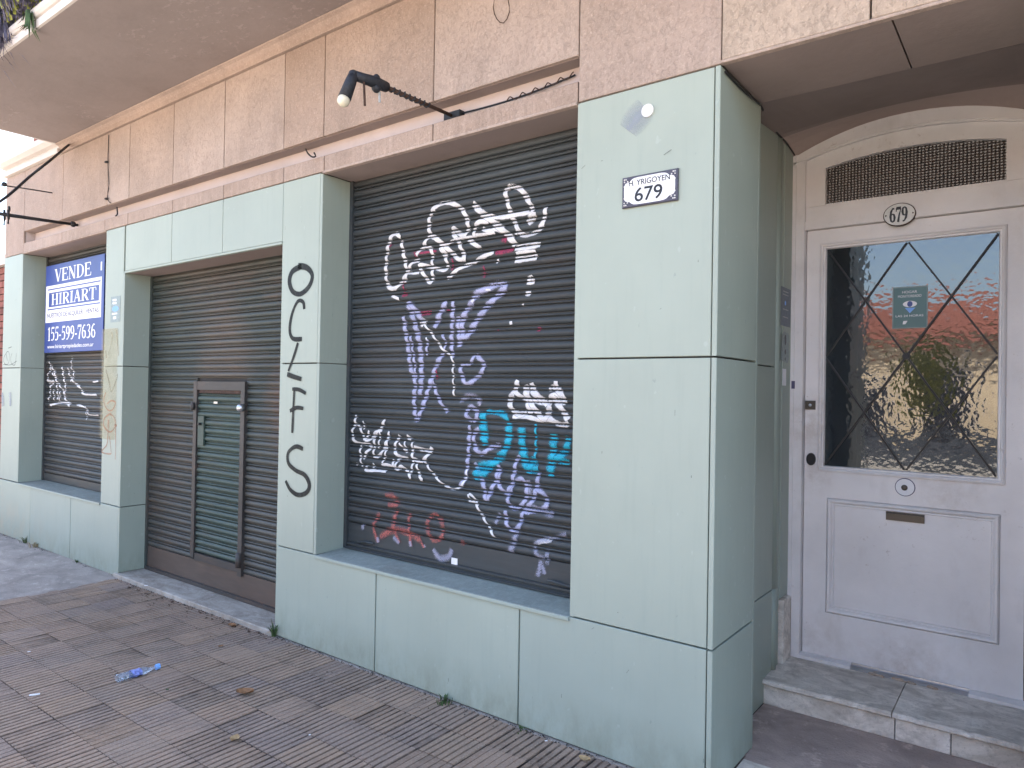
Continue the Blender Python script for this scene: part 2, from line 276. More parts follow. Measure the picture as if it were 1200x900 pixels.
def link(name, me, parent=None, og=(0, 0, 0)):
    o = bpy.data.objects.new(name, me); COL.objects.link(o); o.location = Vector(og)-wloc(parent)
    if parent: o.parent = parent
    return o
def tag(o, label=None, cat=None, group=None, kind=None):
    for k, v in (('label', label), ('category', cat), ('group', group), ('kind', kind)):
        if v: o[k] = v
    return o
def empty(name, loc, label, cat, group=None):
    o = bpy.data.objects.new(name, None); COL.objects.link(o); o.location = loc; o.empty_display_size = .1; return tag(o, label, cat, group)
def txt(s, name, mat, parent, x0, x1, z0, z1, y, skew=0., bold=.0):
    """built-in font text lying on a wall plane, fitted to the rectangle"""
    c = bpy.data.curves.new('t', 'FONT'); c.body = s; c.offset = bold; t = bpy.data.objects.new('t', c); COL.objects.link(t)
    dg = bpy.context.evaluated_depsgraph_get(); me = t.evaluated_get(dg).to_mesh(); vs = [v.co.copy() for v in me.vertices]; fs = [tuple(p.vertices) for p in me.polygons]
    t.evaluated_get(dg).to_mesh_clear(); bpy.data.objects.remove(t)
    a = min(v.x for v in vs); b = max(v.x for v in vs); lo = min(v.y for v in vs); hi = max(v.y for v in vs); m = MB()
    m.add([(x0+(v.x-a)/(b-a)*(x1-x0), y, z0+(v.y-lo)/(hi-lo)*(z1-z0)+skew*(v.x-a)/(b-a)) for v in vs], fs); return m.build(name, mat, parent)
# serif glyphs: strokes (points, widths), cell width
T_, H_ = .17, .06
def ser(x, y, w=.13): return ([(x-w, y), (x+w, y)], .055)
GL = {
 'V': (.78, [([(.12, .98), (.42, 0)], T_), ([(.42, 0), (.68, .98)], H_), ser(.12, .97), ser(.68, .97, .1)]),
 'E': (.72, [([(.18, 0), (.18, 1)], T_), ([(.04, .97), (.62, .97)], .06), ([(.04, .03), (.66, .03)], .06), ([(.18, .52), (.5, .52)], .06), ([(.62, .97), (.64, .76)], .06), ([(.66, .03), (.68, .26)], .06), ([(.5, .62), (.5, .42)], .05)]),
 'N': (.86, [([(.16, 0), (.16, 1)], H_), ([(.16, .97), (.68, .03)], T_), ([(.70, 0), (.70, 1)], H_), ser(.12, .97, .1), ser(.16, .03, .12), ser(.70, .97, .12)]),
 'D': (.82, [([(.18, 0), (.18, 1)], T_), ([(.04, .97), (.36, .97), (.56, .88)], .06), ([(.04, .03), (.36, .03), (.56, .12)], .06), ([(.54, .91), (.66, .74), (.69, .5), (.66, .26), (.54, .09)], [.06, .14, .18, .14, .06])]),
 'H': (.86, [([(.18, 0), (.18, 1)], T_), ([(.66, 0), (.66, 1)], T_), ([(.18, .5), (.66, .5)], .06), ser(.18, .97, .15), ser(.18, .03, .15), ser(.66, .97, .15), ser(.66, .03, .15)]),
 'I': (.42, [([(.2, 0), (.2, 1)], T_), ser(.2, .97, .16), ser(.2, .03, .16)]),
 'R': (.82, [([(.18, 0), (.18, 1)], T_), ([(.04, .97), (.45, .97)], .06), ([(.45, .96), (.6, .87), (.62, .73), (.56, .58), (.42, .5)], [.06, .12, .17, .12, .06]), ([(.18, .5), (.42, .5)], .06), ([(.4, .5), (.68, .03)], T_), ser(.18, .03, .15), ser(.70, .03, .1)]),
 'A': (.80, [([(.10, 0), (.38, 1)], H_), ([(.38, 1), (.64, 0)], T_), ([(.2, .34), (.54, .34)], .055), ser(.10, .03, .11), ser(.64, .03, .15)]),
 'T': (.74, [([(.37, 0), (.37, 1)], T_), ([(.06, .97), (.68, .97)], .06), ([(.06, .97), (.04, .74)], .06), ([(.68, .97), (.70, .74)], .06), ser(.37, .03, .15)]),
 '1': (.46, [([(.24, 0), (.24, 1)], .15), ([(.06, .82), (.22, .96)], .07), ser(.24, .03, .16)]),
 '5': (.58, [([(.14, .95), (.50, .95)], .13), ([(.14, .95), (.10, .52)], .06), ([(.10, .54), (.28, .62), (.42, .52), (.46, .32), (.40, .12), (.24, .03), (.08, .08)], [.05, .07, .13, .16, .13, .06, .10])]),
 '9': (.60, [([(.30, .97), (.14, .88), (.10, .68), (.16, .48), (.30, .42), (.42, .50)], [.06, .12, .16, .12, .06, .05]), ([(.30, .97), (.44, .86), (.49, .6), (.44, .28), (.28, .06), (.12, .04)], [.06, .12, .16, .14, .08, .08])]),
 '6': (.60, [([(.30, .03), (.46, .12), (.50, .32), (.44, .50), (.30, .57), (.18, .48)], [.06, .12, .16, .12, .06, .05]), ([(.30, .03), (.16, .14), (.11, .4), (.16, .72), (.32, .94), (.46, .90)], [.06, .12, .16, .14, .08, .09])]),
 '7': (.54, [([(.06, .92), (.50, .92)], .14), ([(.06, .95), (.05, .70)], .06), ([(.50, .90), (.34, .5), (.24, 0)], [.05, .10, .16])]),
 '3': (.56, [([(.08, .86), (.24, .96), (.40, .88), (.42, .72), (.34, .58), (.22, .53)], [.09, .06, .12, .14, .08, .05]), ([(.22, .53), (.38, .46), (.46, .28), (.38, .10), (.22, .03), (.07, .10)], [.05, .10, .16, .13, .06, .10])]),
 '-': (.36, [([(.05, .36), (.30, .36)], .10)]), ' ': (.3, [])}
def ribbon(m, pts, ws, y, fx):
    if not isinstance(ws, (list, tuple)): ws = [ws]*len(pts)
    n = len(pts); vs = []
    for i in range(n):
        a = Vector(pts[max(i-1, 0)]); b = Vector(pts[min(i+1, n-1)]); t = (b-a).normalized(); nn = Vector((-t.y, t.x))*ws[i]/2; p = Vector(pts[i])
        for q in (p+nn, p-nn): u, v = fx(q.x, q.y); vs.append((u, y, v))
    m.add(vs, [(2*i, 2*i+1, 2*i+3, 2*i+2) for i in range(n-1)])
def serif(s, name, mat, parent, x0, x1, z0, z1, y, skew=0., bold=1.):
    tot = sum(GL[c][0] for c in s); m = MB(); cx = 0; k = 0
    for c in s:
        for pts, ws in GL[c][1]:
            k += 1; o = cx; ws = [q*bold for q in ws] if isinstance(ws, list) else ws*bold; ribbon(m, pts, ws, y-.00012*(k % 6), lambda u, v: (x0+(u+o)/tot*(x1-x0), z0+v*(z1-z0)+skew*(u+o)/tot))
        cx += GL[c][0]
    return m.build(name, mat, parent)
# ------------------------------------------------------------------ facade dimensions (metres)
X0, X1, X2, X3, X4, X5, X6, X7 = -8.60, -8.10, -6.28, -5.935, -3.829, -3.44, -1.667, -1.017
ZT, ZM, ZS, ZL = 2.834, 1.696, .560, 2.463
ZP0, ZP1, ZG0 = 3.048, 3.652, 2.930
RC, RY, DY, XR = -1.12, .466, 1.40, -.015      # recess: inner face, first return depth, door plane, right side
# ------------------------------------------------------------------ setting
def struct(m, name, mat, parent=None, **k): return tag(m.build(name, mat, parent, **k), kind='structure')
struct(MB().box(-160, 160, -160, 160, -.5, -.17), 'ground', 'earth')
struct(MB().box(-60, 60, -11.5, -3.75, -.169, -.13), 'road', 'concrete')
walk = struct(MB().box(-60, 60, -3.6, .02, -.168, -.010), 'sidewalk', 'dirt')
struct(MB().box(-60, 60, -3.748, -3.602, -.168, .002), 'kerb', 'kerb')
struct(MB().box(-60, 60, -14.5, -11.502, -.168, -.01), 'opposite_sidewalk', 'kerb')
struct(MB().box(RC, .6, .40, DY+.02, -.168, -.001), 'recess_floor', 'floor')
# ribbed tiles
TP = .2135
def tile_mesh(k, rib=6, dep=.0055, w=.70):
    r = random.Random(k); W = TP-.0034; pt = W/rib; m = MB(); pr = []
    for i in range(rib):
        x = -W/2+i*pt; h = -abs(r.gauss(0, .0006)); g = pt*(1-w)/2
        pr += [(x+.0002, -dep), (x+g*.75, -dep), (x+g*1.25, h), (x+pt-g*1.25, h), (x+pt-g*.75, -dep)]
    pr.append((W/2, -dep)); n = len(pr)
    m.add([(x, -W/2, z) for x, z in pr]+[(x, W/2, z) for x, z in pr], [(i, i+1, n+i+1, n+i) for i in range(n-1)])
    for i in range(rib):   # rib ends
        a = 5*i+1; m.add([(pr[a+j][0], sy*W/2, pr[a+j][1]) for sy in (-1, 1) for j in range(4)], [(3, 2, 1, 0), (4, 5, 6, 7)])
    me = bpy.data.meshes.new('tile'); me.from_pydata(m.v, [], m.f); me.update(); me.materials.append(M['tile']); return me
TMS = [tile_mesh(1), tile_mesh(2), tile_mesh(3), tile_mesh(4, 6, .0042, .78), tile_mesh(5, 6, .0035, .84)]
def in_view(x, y):
    d = Vector((x, y, 0))-Vector((0, -CD, CH)); c = d.dot(FW)
    if c < .3: return False
    px = 600+CF*d.dot(RT)/c; py = 450-CF*d.dot(UP)/c
    return -90 < px < 1290 and py < 990
rest = MB(); rt = random.Random(11); nt_ = 0
for j in range(16):
    yc = -.0145-TP*(j+.5)
    for i in range(-16, 30):
        xc = -3.008+TP*(i+.5)+.0005*j
        if xc < -5.93: continue
        if j and i % 7 == 0: pass
        if in_view(xc, yc) and nt_ < 295:
            me = TMS[rt.choice((0, 0, 1, 1, 2, 2, 3, 4))]; o = bpy.data.objects.new('tile', me); COL.objects.link(o); o.parent = walk; nt_ += 1
            o.location = (xc+rt.gauss(0, .0006), yc+rt.gauss(0, .0006), rt.gauss(-.001, .0009)); o.rotation_euler = (rt.gauss(0, .006), rt.gauss(0, .006), rt.gauss(0, .003)+(pi if rt.random() < .5 else 0))
        elif xc < 4:
            for r in range(6):
                x0 = xc-TP/2+.002+r*.0349; rest.box(x0+.005, x0+.030, yc-TP/2+.003, yc+TP/2-.003, -.0095, -.001)
tag(rest.build('tile_field', 'tile', walk), kind='stuff')
struct(MB().box(-5.9, X7, -.0155, .015, -.009, -.0025), 'wall_foot_joint', 'cement', walk)
# cement patch left of the tiles, ragged edge
pm = MB(); rp = random.Random(3); N = 90; top = []
def edge_x(y): return -5.90+.022*sin(y*9)+.015*sin(y*31+1)+(.05 if y > -.35 else 0)*min(1, (-.0-y+.35))
ys = [.015-3.6*i/N for i in range(N+1)]; xs_ = [0, .02, .06]+[.12*i for i in range(1, 60)]
for y in ys:
    ex = edge_x(y)
    for k, dx in enumerate(xs_): pm.v.append((ex-dx, y, (-.007 if k == 0 else .003+.0035*sin(dx*7+y*5)*min(1, dx)+rp.gauss(0, .0009))))
n = len(xs_)
for i in range(N):
    for k in range(n-1): pm.f.append((i*n+k, (i+1)*n+k, (i+1)*n+k+1, i*n+k+1))
pm.build('cement_patch', 'cement', walk, smooth=True)
# ------------------------------------------------------------------ the building
B = empty('shop_building', (-4, .5, 0), 'shopfront building with pale green panels, pink stone band and balcony above', 'building')
def part(m, name, mat, parent=B, **k): return m.build(name, mat, parent, **k)
core = MB()
for a, b in ((X0+.01, X1-.02), (X2+.02, X3-.02), (X4+.02, X5-.02), (X6+.02, X7-.02)): core.box(a, b, .02, .34, -.1, ZT-.001)
for a, b in ((X1-.021, X2+.021), (X5-.021, X6+.021)): core.box(a, b, .02, .34, -.1, ZS-.022)
core.box(X0+.01, X7-.001, .021, .36, ZT, ZG0-.003); core.box(X3-.021, X4+.021, .02, .34, ZL+.02, ZT-.001)
core.box(X0+.01, X1-.001, .019, .36, ZG0-.004, ZP0); core.box(X1-.002, X6+.001, .105, .36, ZG0-.004, ZP0+.001); core.box(X6-.001, X7-.001, .019, .36, ZG0-.004, ZP0+.001)
core.box(X0+.01, X7-.001, .0195, .36, ZP0+.0005, 3.86)
part(core, 'wall', 'mortar')
mass = MB().box(X0+.01, RC-.03, .42, 5.5, -.1, 3.80).box(X0+.01, RC-.03, .345, .421, 2.8, 3.79)
mass.box(RC-.031, .35, .02, 5.5, 3.06, 3.79).box(RC-.031, XR+.07, 3.2, 5.5, -.1, 3.05)
part(mass, 'inner_wall', 'dark')
up = MB().box(-7.24, 9, .03, 5.5, 3.801, 5.4)
part(up, 'upper_wall', 'upper')
part(MB().box(-7.4, 9.1, -.10, 5.6, 5.4, 5.6), 'roof_edge', 'cornice')
rw = MB().box(XR+.02, 9, .02, 5.5, -.1, 3.79); part(rw, 'side_wall', 'mortar')
JW, GP = .020, .006; GR = random.Random(17)
def gp(x0, x1, z0, z1, name='green_panel', mat='green', y0=0., y1=.0205, face='y'):
    o = part(MB().slab(x0, x1, y0, y1, z0, z1, face), name, mat, origin=((x0+x1)/2, (y0+y1)/2, (z0+z1)/2))
    if face == 'y' and y0 == 0.: o.rotation_euler = (GR.gauss(0, .0009), GR.gauss(0, .0007), GR.gauss(0, .0009)); o.location.y += GR.uniform(-.0006, .0006)
    return o
g = .0035
# front panels of piers
for a, b, jr in ((X0, X1, 1), (X2, X3, 1), (X4, X5, 1), (X6, X7, 1)):
    br = b-(JW+GP if jr else 0)
    for z0, z1 in ((ZS+g, ZM-g), (ZM+g, ZT-g)): gp(a, br, z0, z1)
# plinth panels
gp(X0, -7.775-g, .004, ZS-.024+.02-g); gp(-7.775+g, -6.865-g, .004, ZS-.004-g); gp(-6.865+g, X3-JW-GP, .004, ZS-g)
gp(X4, -2.917-g, .004, ZS-g); gp(-2.917+g, -1.942-g, .004, ZS-g); gp(-1.942+g, X7-JW-GP, .004, ZS-g)
# reveal slabs (their edge shows beside the front panel)
def jamb(x, yd, zs, side=1):
    for z0, z1 in zs:
        if side > 0: gp(x-JW, x, z0, z1, 'reveal_panel', 'green', -.0015, yd, 'x')
        else: gp(x, x+JW, z0, z1, 'reveal_panel', 'green', .001, yd, 'x')
jamb(X1, .30, ((ZS+.002, ZM-.002), (ZM+.002, ZT-.012))); jamb(X5, .30, ((ZS+.002, ZM-.002), (ZM+.002, ZT-.012)))
jamb(X3, .30, ((.034, ZS-.003), (ZS+.003, ZM-.003), (ZM+.003, ZL-.012)))
for x in (X2, X6): jamb(x-.0, .30, ((ZS+.002, ZT-.012),), -1)
jamb(X4, .30, ((.034, ZL-.012),), -1)
jamb(X7, RY, ((.004, ZS-.004), (ZS+.004, ZM-.004), (ZM+.004, ZT-.004)))
# window sills
for a, b in ((X1, X2), (X5, X6)):
    m = MB().sweep_x(a+.002, b-.002, [(-.008, ZS-.020), (-.009, ZS-.004), (-.006, ZS), (.30, ZS+.012), (.30, ZS-.02)], True); part(m, 'window_sill', 'sill'); part(MB().slab(a+.002, b-.002, -.0105, -.0092, ZS-.019, ZS-.003), 'sill_edge', 'green')
# door lintel panels and its thin soffit slab
for a, b in ((X3, -5.205), (-5.205, -4.516), (-4.516, X4)): gp(a+(.002 if a == X3 else g), b-g, ZL+.001, ZT-g, 'lintel_panel')
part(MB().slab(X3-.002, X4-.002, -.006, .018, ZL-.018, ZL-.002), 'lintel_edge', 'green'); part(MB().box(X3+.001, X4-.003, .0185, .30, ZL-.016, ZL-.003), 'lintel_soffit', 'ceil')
# stone course above the green panels
JX = [X0, X1, -7.182, -6.319, -5.908, -5.2, -4.515, -3.832, -3.434, -2.551, X6]
for a, b in zip(JX[1:-1], JX[2:]): part(MB().slab(a+g, b-g, 0, .06, ZT+g, ZG0), 'stone_strip', 'stone', origin=((a+b)/2, 0, ZT))
for a, b in ((X1+.001, X2-.003), (X5+.001, X6-.003)): part(MB().slab(a, b, -.008, .020, ZT-.011, ZT+.004), 'lintel_edge', 'stone'); part(MB().box(a+.001, b-.001, .0205, .30, ZT-.009, ZT+.003), 'lintel_soffit', 'ceil')
part(MB().box(X1+.003, X6-.003, .098, .104, ZG0-.01, ZP0-.001), 'groove_back', 'whitewash')
part(MB().box(X1-.001, X1+.003, .0205, .104, ZG0-.01, ZP0-.001), 'groove_end', 'whitewash'); part(MB().box(X1+.003, X6-.003, .0602, .0978, ZG0-.02, ZG0-.006), 'groove_ledge', 'whitewash')
part(MB().box(X1+.002, X6-.002, .0202, .0975, ZP0-.003, ZP0+.0002), 'groove_soffit', 'ceil')
gp(X0, X1-g, ZT+g, ZP1, 'stone_panel', 'stone'); gp(X6+g, X7-g+.002, ZT+g, ZP1, 'stone_panel', 'stone')
JP = [X1, -7.182, -6.284, -5.90, -5.207, -4.519, -3.838, -3.444, -2.551, X6]
for a, b in zip(JP[:-1], JP[1:]): gp(a+g, b-g, ZP0, ZP1, 'stone_panel', 'stone')
gp(X7+.004, -.49-g, ZT+.016, ZP1, 'stone_panel', 'stone_r'); gp(-.49+g, .30, ZT+.016, ZP1, 'stone_panel', 'stone_r')
for a, b in ((.30, 1.2), (1.2, 2.1), (2.1, 3.0), (3.0, 4.0)):
    gp(a+g, b-g, ZT+g, ZP1, 'stone_panel', 'stone'); gp(a+g-(.318 if a == .3 else 0), b-g, ZS+g, ZT-g); gp(a+g-(.318 if a == .3 else 0), b-g, .004, ZS-g)
part(MB().slab(X7-.001, .3, -.006, .02, ZT+.001, ZT+.013), 'lintel_edge', 'stone')
# cove moulding below the balcony, cornice left of it
cove = [(.02, ZP1+.006), (-.012, ZP1+.008), (-.014, ZP1+.020), (-.006, ZP1+.026), (-.012, 3.70), (-.028, 3.722), (-.050, 3.732), (-.052, 3.7395), (.02, 3.7395)]
part(MB().sweep_x(-7.24, 4, cove, True), 'cove_moulding', 'stone')
corn = [(.02, ZP1+.006), (-.03, ZP1+.010), (-.034, 3.70), (-.015, 3.705), (-.012, 3.735), (-.05, 3.745), (-.085, 3.775), (-.09, 3.82), (-.06, 3.826), (-.06, 3.85), (.02, 3.85)]
part(MB().sweep_x(X0-.02, -7.243, corn, True), 'cornice', 'cornice')
bpz = part(MB().box(-8.25, -7.27, .12, .30, 3.801, 4.9), 'brick_parapet', 'mortar')
for r in range(14):
    for c in range(5):
        x = -8.24+c*.2+(.1 if r % 2 else 0)
        if x+.19 < -7.27: MB().box(x, x+.19, .112, .2, 3.86+r*.073, 3.86+r*.073+.062).build('brick', 'brick', bpz, origin=(x, .11, 3.86+r*.073))
# balcony
BY = -.965
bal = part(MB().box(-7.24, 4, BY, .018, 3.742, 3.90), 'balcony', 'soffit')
fas = [(BY, 3.742), (BY-.016, 3.742), (BY-.018, 3.79), (BY-.004, 3.795), (BY-.004, 3.803), (BY-.020, 3.808), (BY-.033, 3.825), (BY-.036, 3.845), (BY-.030, 3.863), (BY-.015, 3.872), (BY, 3.874)]
MB().sweep_x(-7.27, 4, fas, True).build('fascia_moulding', 'cornice', bal)
MB().box(-7.268, -7.242, BY, .0, 3.742, 3.87).build('end_moulding', 'cornice', bal)
MB().box(-7.2, 4, BY+.01, BY+.10, 3.90, 4.5).build('balcony_parapet', 'upper', bal)
# recess: inner faces, ceiling
def cx(a, b, z0, z1, name='recess_panel', mat='green', xf=RC): gp(xf-.03, xf, z0, z1, name, mat, a, b, 'x')
part(MB().box(RC-.30, RC-.022, RY-.05, 3.2, -.1, 3.055), 'recess_wall', 'mortar')
part(MB().box(RC-.03, X7, RY+.0005, RY+.02, -.0, 3.05), 'return_wall', 'green')
for z0, z1 in ((.002, ZS-.018), (ZS-.012, ZM-.002), (ZM+.004, 2.95)): cx(RY+.022, 1.085, z0, z1)
m = MB().tube([(RC-.012, 1.115, .1), (RC-.012, 1.115, ZS-.015)], .026, 12); part(m, 'half_round_strip', 'green', smooth=True)
m = MB().tube([(RC-.012, 1.115, ZS-.011), (RC-.012, 1.115, 2.95)], .026, 12); part(m, 'half_round_strip', 'green', smooth=True)
cx(1.142, 1.20, .1, 2.95); cx(1.204, DY-.03, .47, 2.95, xf=RC+.004)
part(MB().slab(RC-.02, RC+.022, 1.215, DY-.035, .118, .462, 'x', .006), 'marble_block', 'marble')
part(MB().box(XR, XR+.02, .021, RY, 0, ZT-.001), 'recess_side', 'green'); part(MB().box(XR+.06, XR+.10, RY, DY+.1, 0, 3.05), 'recess_side', 'green')
part(MB().slab(X7+.001, -.43, .021, RY, ZT+.003, ZT+.03), 'ceiling_slab', 'ceil'); part(MB().slab(-.424, XR+.1, .021, RY, ZT+.003, ZT+.03), 'ceiling_slab', 'ceil')
XC = -.56
xs = [RC-.03+i*(XR+.12-RC+.03)/24 for i in range(25)]
profs = [(RY-.002, lambda x: ZT+.004), (RY+.05, lambda x: ZT+.03-.02*abs(x-XC)), (1.09, lambda x: 2.948-.12*(x+.5)**2), (1.12, lambda x: 2.952-.15*(x+.5)**2), (1.25, lambda x: 2.975-.27*(x-XC)**2), (DY-.02, lambda x: 2.988-.42*(x-XC)**2)]
m = MB()
for y, f in profs:
    for x in xs: m.v.append((x, y, f(x)))
for i in range(len(profs)-1):
    for k in range(24): m.f.append((i*25+k, i*25+k+1, (i+1)*25+k+1, (i+1)*25+k))
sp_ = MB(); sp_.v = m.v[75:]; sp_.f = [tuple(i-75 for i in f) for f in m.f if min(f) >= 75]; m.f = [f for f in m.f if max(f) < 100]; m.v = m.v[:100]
part(m, 'arched_ceiling', 'ceil'); part(sp_, 'arch_band', 'arch')  # band's paler colour stands in for light its downward face doesn't catch
# doorstep
m = MB(); N = 40
pr = [(.985, .098), (.952, .100), (.943, .108), (.944, .120), (.952, .128), (DY, .132), (DY, .098)]
a, b = RC-.01, -.55
def tread(a, b, seed):
    r = random.Random(seed); m = MB(); n = 30; q = len(pr)
    for i in range(n+1):
        x = a+(b-a)*i/n; j = r.gauss(0, .0022)
        for k, (y, z) in enumerate(pr): m.v.append((x, y+(j if 0 < k < 5 else 0), z+(abs(j)*-.6 if k in (3, 4) else 0)))
    for i in range(n):
        for k in range(q): m.f.append((i*q+k, i*q+(k+1) % q, (i+1)*q+(k+1) % q, (i+1)*q+k))
    m.f += [tuple(range(q)), tuple(n*q+k for k in range(q-1, -1, -1))]; return m
part(tread(RC-.001, -.545, 1), 'step_tread', 'marble', smooth=False); part(tread(-.541, XR+.06, 2), 'step_tread', 'marble')
for a, b in ((RC-.001, -.535), (-.531, -.318), (-.314, XR+.06)): part(MB().slab(a, b, .968, .99, 0, .0975), 'step_riser', 'marble')
part(MB().box(RC-.001, XR+.06, .99, DY+.1, -.02, .0978), 'step_core', 'mortar')
part(MB().slab(X7+.004, XR+.02, -.004, .36, -.012, .004, 'z'), 'threshold_slab', 'marble')
part(MB().box(X7+.002, XR+.02, .361, .401, -.012, -.002), 'threshold_joint', 'floor')
part(MB().slab(X3-.045, X4-.002, -.022, .36, -.01, .031, 'z', .004), 'garage_sill', 'marble2')
# ------------------------------------------------------------------ neighbours at the left edge
nb = empty('brick_house', (-12, 1, 0), 'low red brick house touching the left end of the green facade', 'house')
NX = X0-.02
MB().box(-20, NX, .12, 6, -.1, 2.82).build('wall', 'mortar', nb)
for r in range(38):
    for c in range(7):
        x1 = NX-.003-c*.235-(.117 if r % 2 else 0); MB().box(x1-.225, x1, .10, .14, .02+r*.073, .082+r*.073).build('brick', 'brick', nb, origin=(x1, .1, .02+r*.073))
MB().box(-20, NX, .06, .4, 2.80, 2.90).build('coping', 'cornice', nb)
# ------------------------------------------------------------------ roll shutters
PT = .0605
def prof(t):
    if t < .07: return -.011
    if t < .66: return .0125*(max(0, sin(pi*(t-.07)/.59)))**.6-.001
    if t < .75: return -.012
    if t < .93: return .0045*sin(pi*(t-.75)/.18)
    return -.011
TS = [0, .065, .075, .11, .17, .26, .37, .48, .56, .62, .655, .665, .745, .755, .79, .84, .89, .925, .935, 1.0]
def slat(x0, x1, y, z, mat, parent, cache={}):
    k = (round(x0, 3), round(x1, 3), round(y, 3), mat)
    if k not in cache:
        me = bpy.data.meshes.new('slat'); n = len(TS); L = (x1-x0)/2
        me.from_pydata([(s*L, -prof(t), t*PT) for s in (-1, 1) for t in TS], [], [(i, n+i, n+i+1, i+1) for i in range(n-1)]); me.update(); me.materials.append(M[mat]); cache[k] = me
    o = link('slat', cache[k], parent, ((x0+x1)/2, y+SR.uniform(-.0007, .0007), z+SR.uniform(-.0006, .0006))); o.rotation_euler = (SR.gauss(0, .018), SR.gauss(0, .0004), SR.gauss(0, .0005)); return o
SR = random.Random(23)
YS = .225
def shutter(x0, x1, z0, z1, mat, label, plate, hole=None, group=None):
    o = empty('roll_shutter', ((x0+x1)/2, YS, z0), label, 'roll shutter')
    z = z0+plate
    while z < z1-.02:
        if hole and z+PT > hole[2] and z < hole[3]:
            slat(x0+.01, hole[0], YS, z, mat, o); slat(hole[1], x1-.01, YS, z, mat, o)
        else: slat(x0+.01, x1-.01, YS, z, mat, o)
        z += PT
    for a, b in ((x0+.001, x0+.028), (x1-.028, x1-.001)): MB().box(a, b, YS-.022, YS+.03, z0, z1).build('guide_rail', mat, o)
    MB().box(x0+.002, x1-.002, YS+.013, YS+.018, z0, z1).build('backing', 'mortar', o)
    return o
# large window
SB = shutter(X5, X6, ZS+.012, ZT-.012, 'sh1', 'charcoal roll shutter covered in white, lilac and cyan graffiti', .155)
m = MB().box(X5+.03, X6-.03, YS-.006, YS+.004, ZS+.052, ZS+.166); m.build('bottom_plate', 'sh1', SB)
m = MB().sweep_x(X5+.03, X6-.03, [(YS, ZS+.014), (YS-.03, ZS+.014), (YS-.03, ZS+.020), (YS-.008, ZS+.024), (YS-.010, ZS+.034), (YS-.018, ZS+.038), (YS-.018, ZS+.046), (YS-.002, ZS+.050)], True); m.build('bottom_bar', 'sh1', SB)
for s, xa in ((1, X5+.12), (-1, X6-.12)): MB().tube([(xa, YS-.012, ZS+.06), (xa+.10*s, YS-.03, ZS+.075), (xa+.14*s, YS-.014, ZS+.07)], .006, 6).build('lifting_handle', 'sh1', SB)
MB().box(*sorted((P(529, 655, 1, YS-.008).x, P(536, 655, 1, YS-.008).x)), YS-.0085, YS-.0062, P(530, 662, 1, YS).z, P(530, 653, 1, YS).z).build('white_sticker', 'white', SB)
# left window
SL = shutter(X1, X2, ZS+.012, ZT-.012, 'sh3', 'narrow brown grey roll shutter behind the blue sale sign', .075)
MB().box(X1+.03, X2-.03, YS-.008, YS+.004, ZS+.014, ZS+.085).build('bottom_plate', 'sh3', SL)
# garage
WX0, WX1 = P(229, 560, 1, YS).x, P(289, 560, 1, YS).x; WZ0, WZ1 = P(258, 665, 1, YS).z, P(258, 447, 1, YS).z
WZ0 = .215
SG = shutter(X3, X4, .031, ZL-.02, 'sh2', 'wide rusty grey roll shutter with a small green wicket door in it', .19, (WX0+.01, WX1-.01, WZ0, WZ1))
MB().box(X3+.03, X4-.03, YS-.010, YS+.004, .060, .224).build('bottom_plate', 'plate', SG)
MB().box(X3+.03, X4-.03, YS-.028, YS+.004, .033, .058).build('bottom_bar', 'wframe', SG)
yw = YS-.03
WD = MB().box(WX0, WX0+.046, yw, YS+.004, WZ0+.03, WZ1).box(WX1-.050, WX1, yw, YS+.004, WZ0-.01, WZ1).box(WX0+.0462, WX1-.0502, yw+.002, YS+.004, WZ1-.065, WZ1-.001).box(WX0+.0462, WX1-.0502, yw+.006, YS+.004, WZ0+.012, WZ0+.065).build('wicket_door', 'wframe', SG)
z = WZ0+.067
while z < WZ1-.07-.055:
    slat(WX0+.048, WX1-.052, YS-.008, z, 'wick', WD); z += PT
MB().box(WX0+.07, WX1-.07, YS-.022, YS-.016, WZ1-.088, WZ1-.066).build('red_strip', 'rust', WD)
MB().box(WX0+.068, WX0+.15, yw+.002, yw+.016, 1.10, 1.32).build('lock_plate', 'wick', WD)
MB().tube([(WX0+.11, yw+.004, 1.26), (WX0+.11, yw-.02, 1.26)], .010, 8).build('keyhole', 'iron', WD)
MB().ball((WX1-.012, yw-.02, P(287, 478, 1, yw).z), .030).build('padlock', 'steel', WD, smooth=True)
MB().ball((WX0+.01, yw-.012, P(229, 476, 1, yw).z), .032, sq=(.6, .5, 1)).build('hinge', 'wframe', WD, smooth=True)
MB().tube([(WX1-.02, yw-.008, .27), (WX1-.02, yw-.008, .37)], .022, 8).build('hinge', 'wframe', WD, smooth=True)
MB().box(WX0+.28, WX0+.33, yw+.004, yw+.008, WZ1-.165, WZ1-.15).build('metal_tag', 'steel', WD)
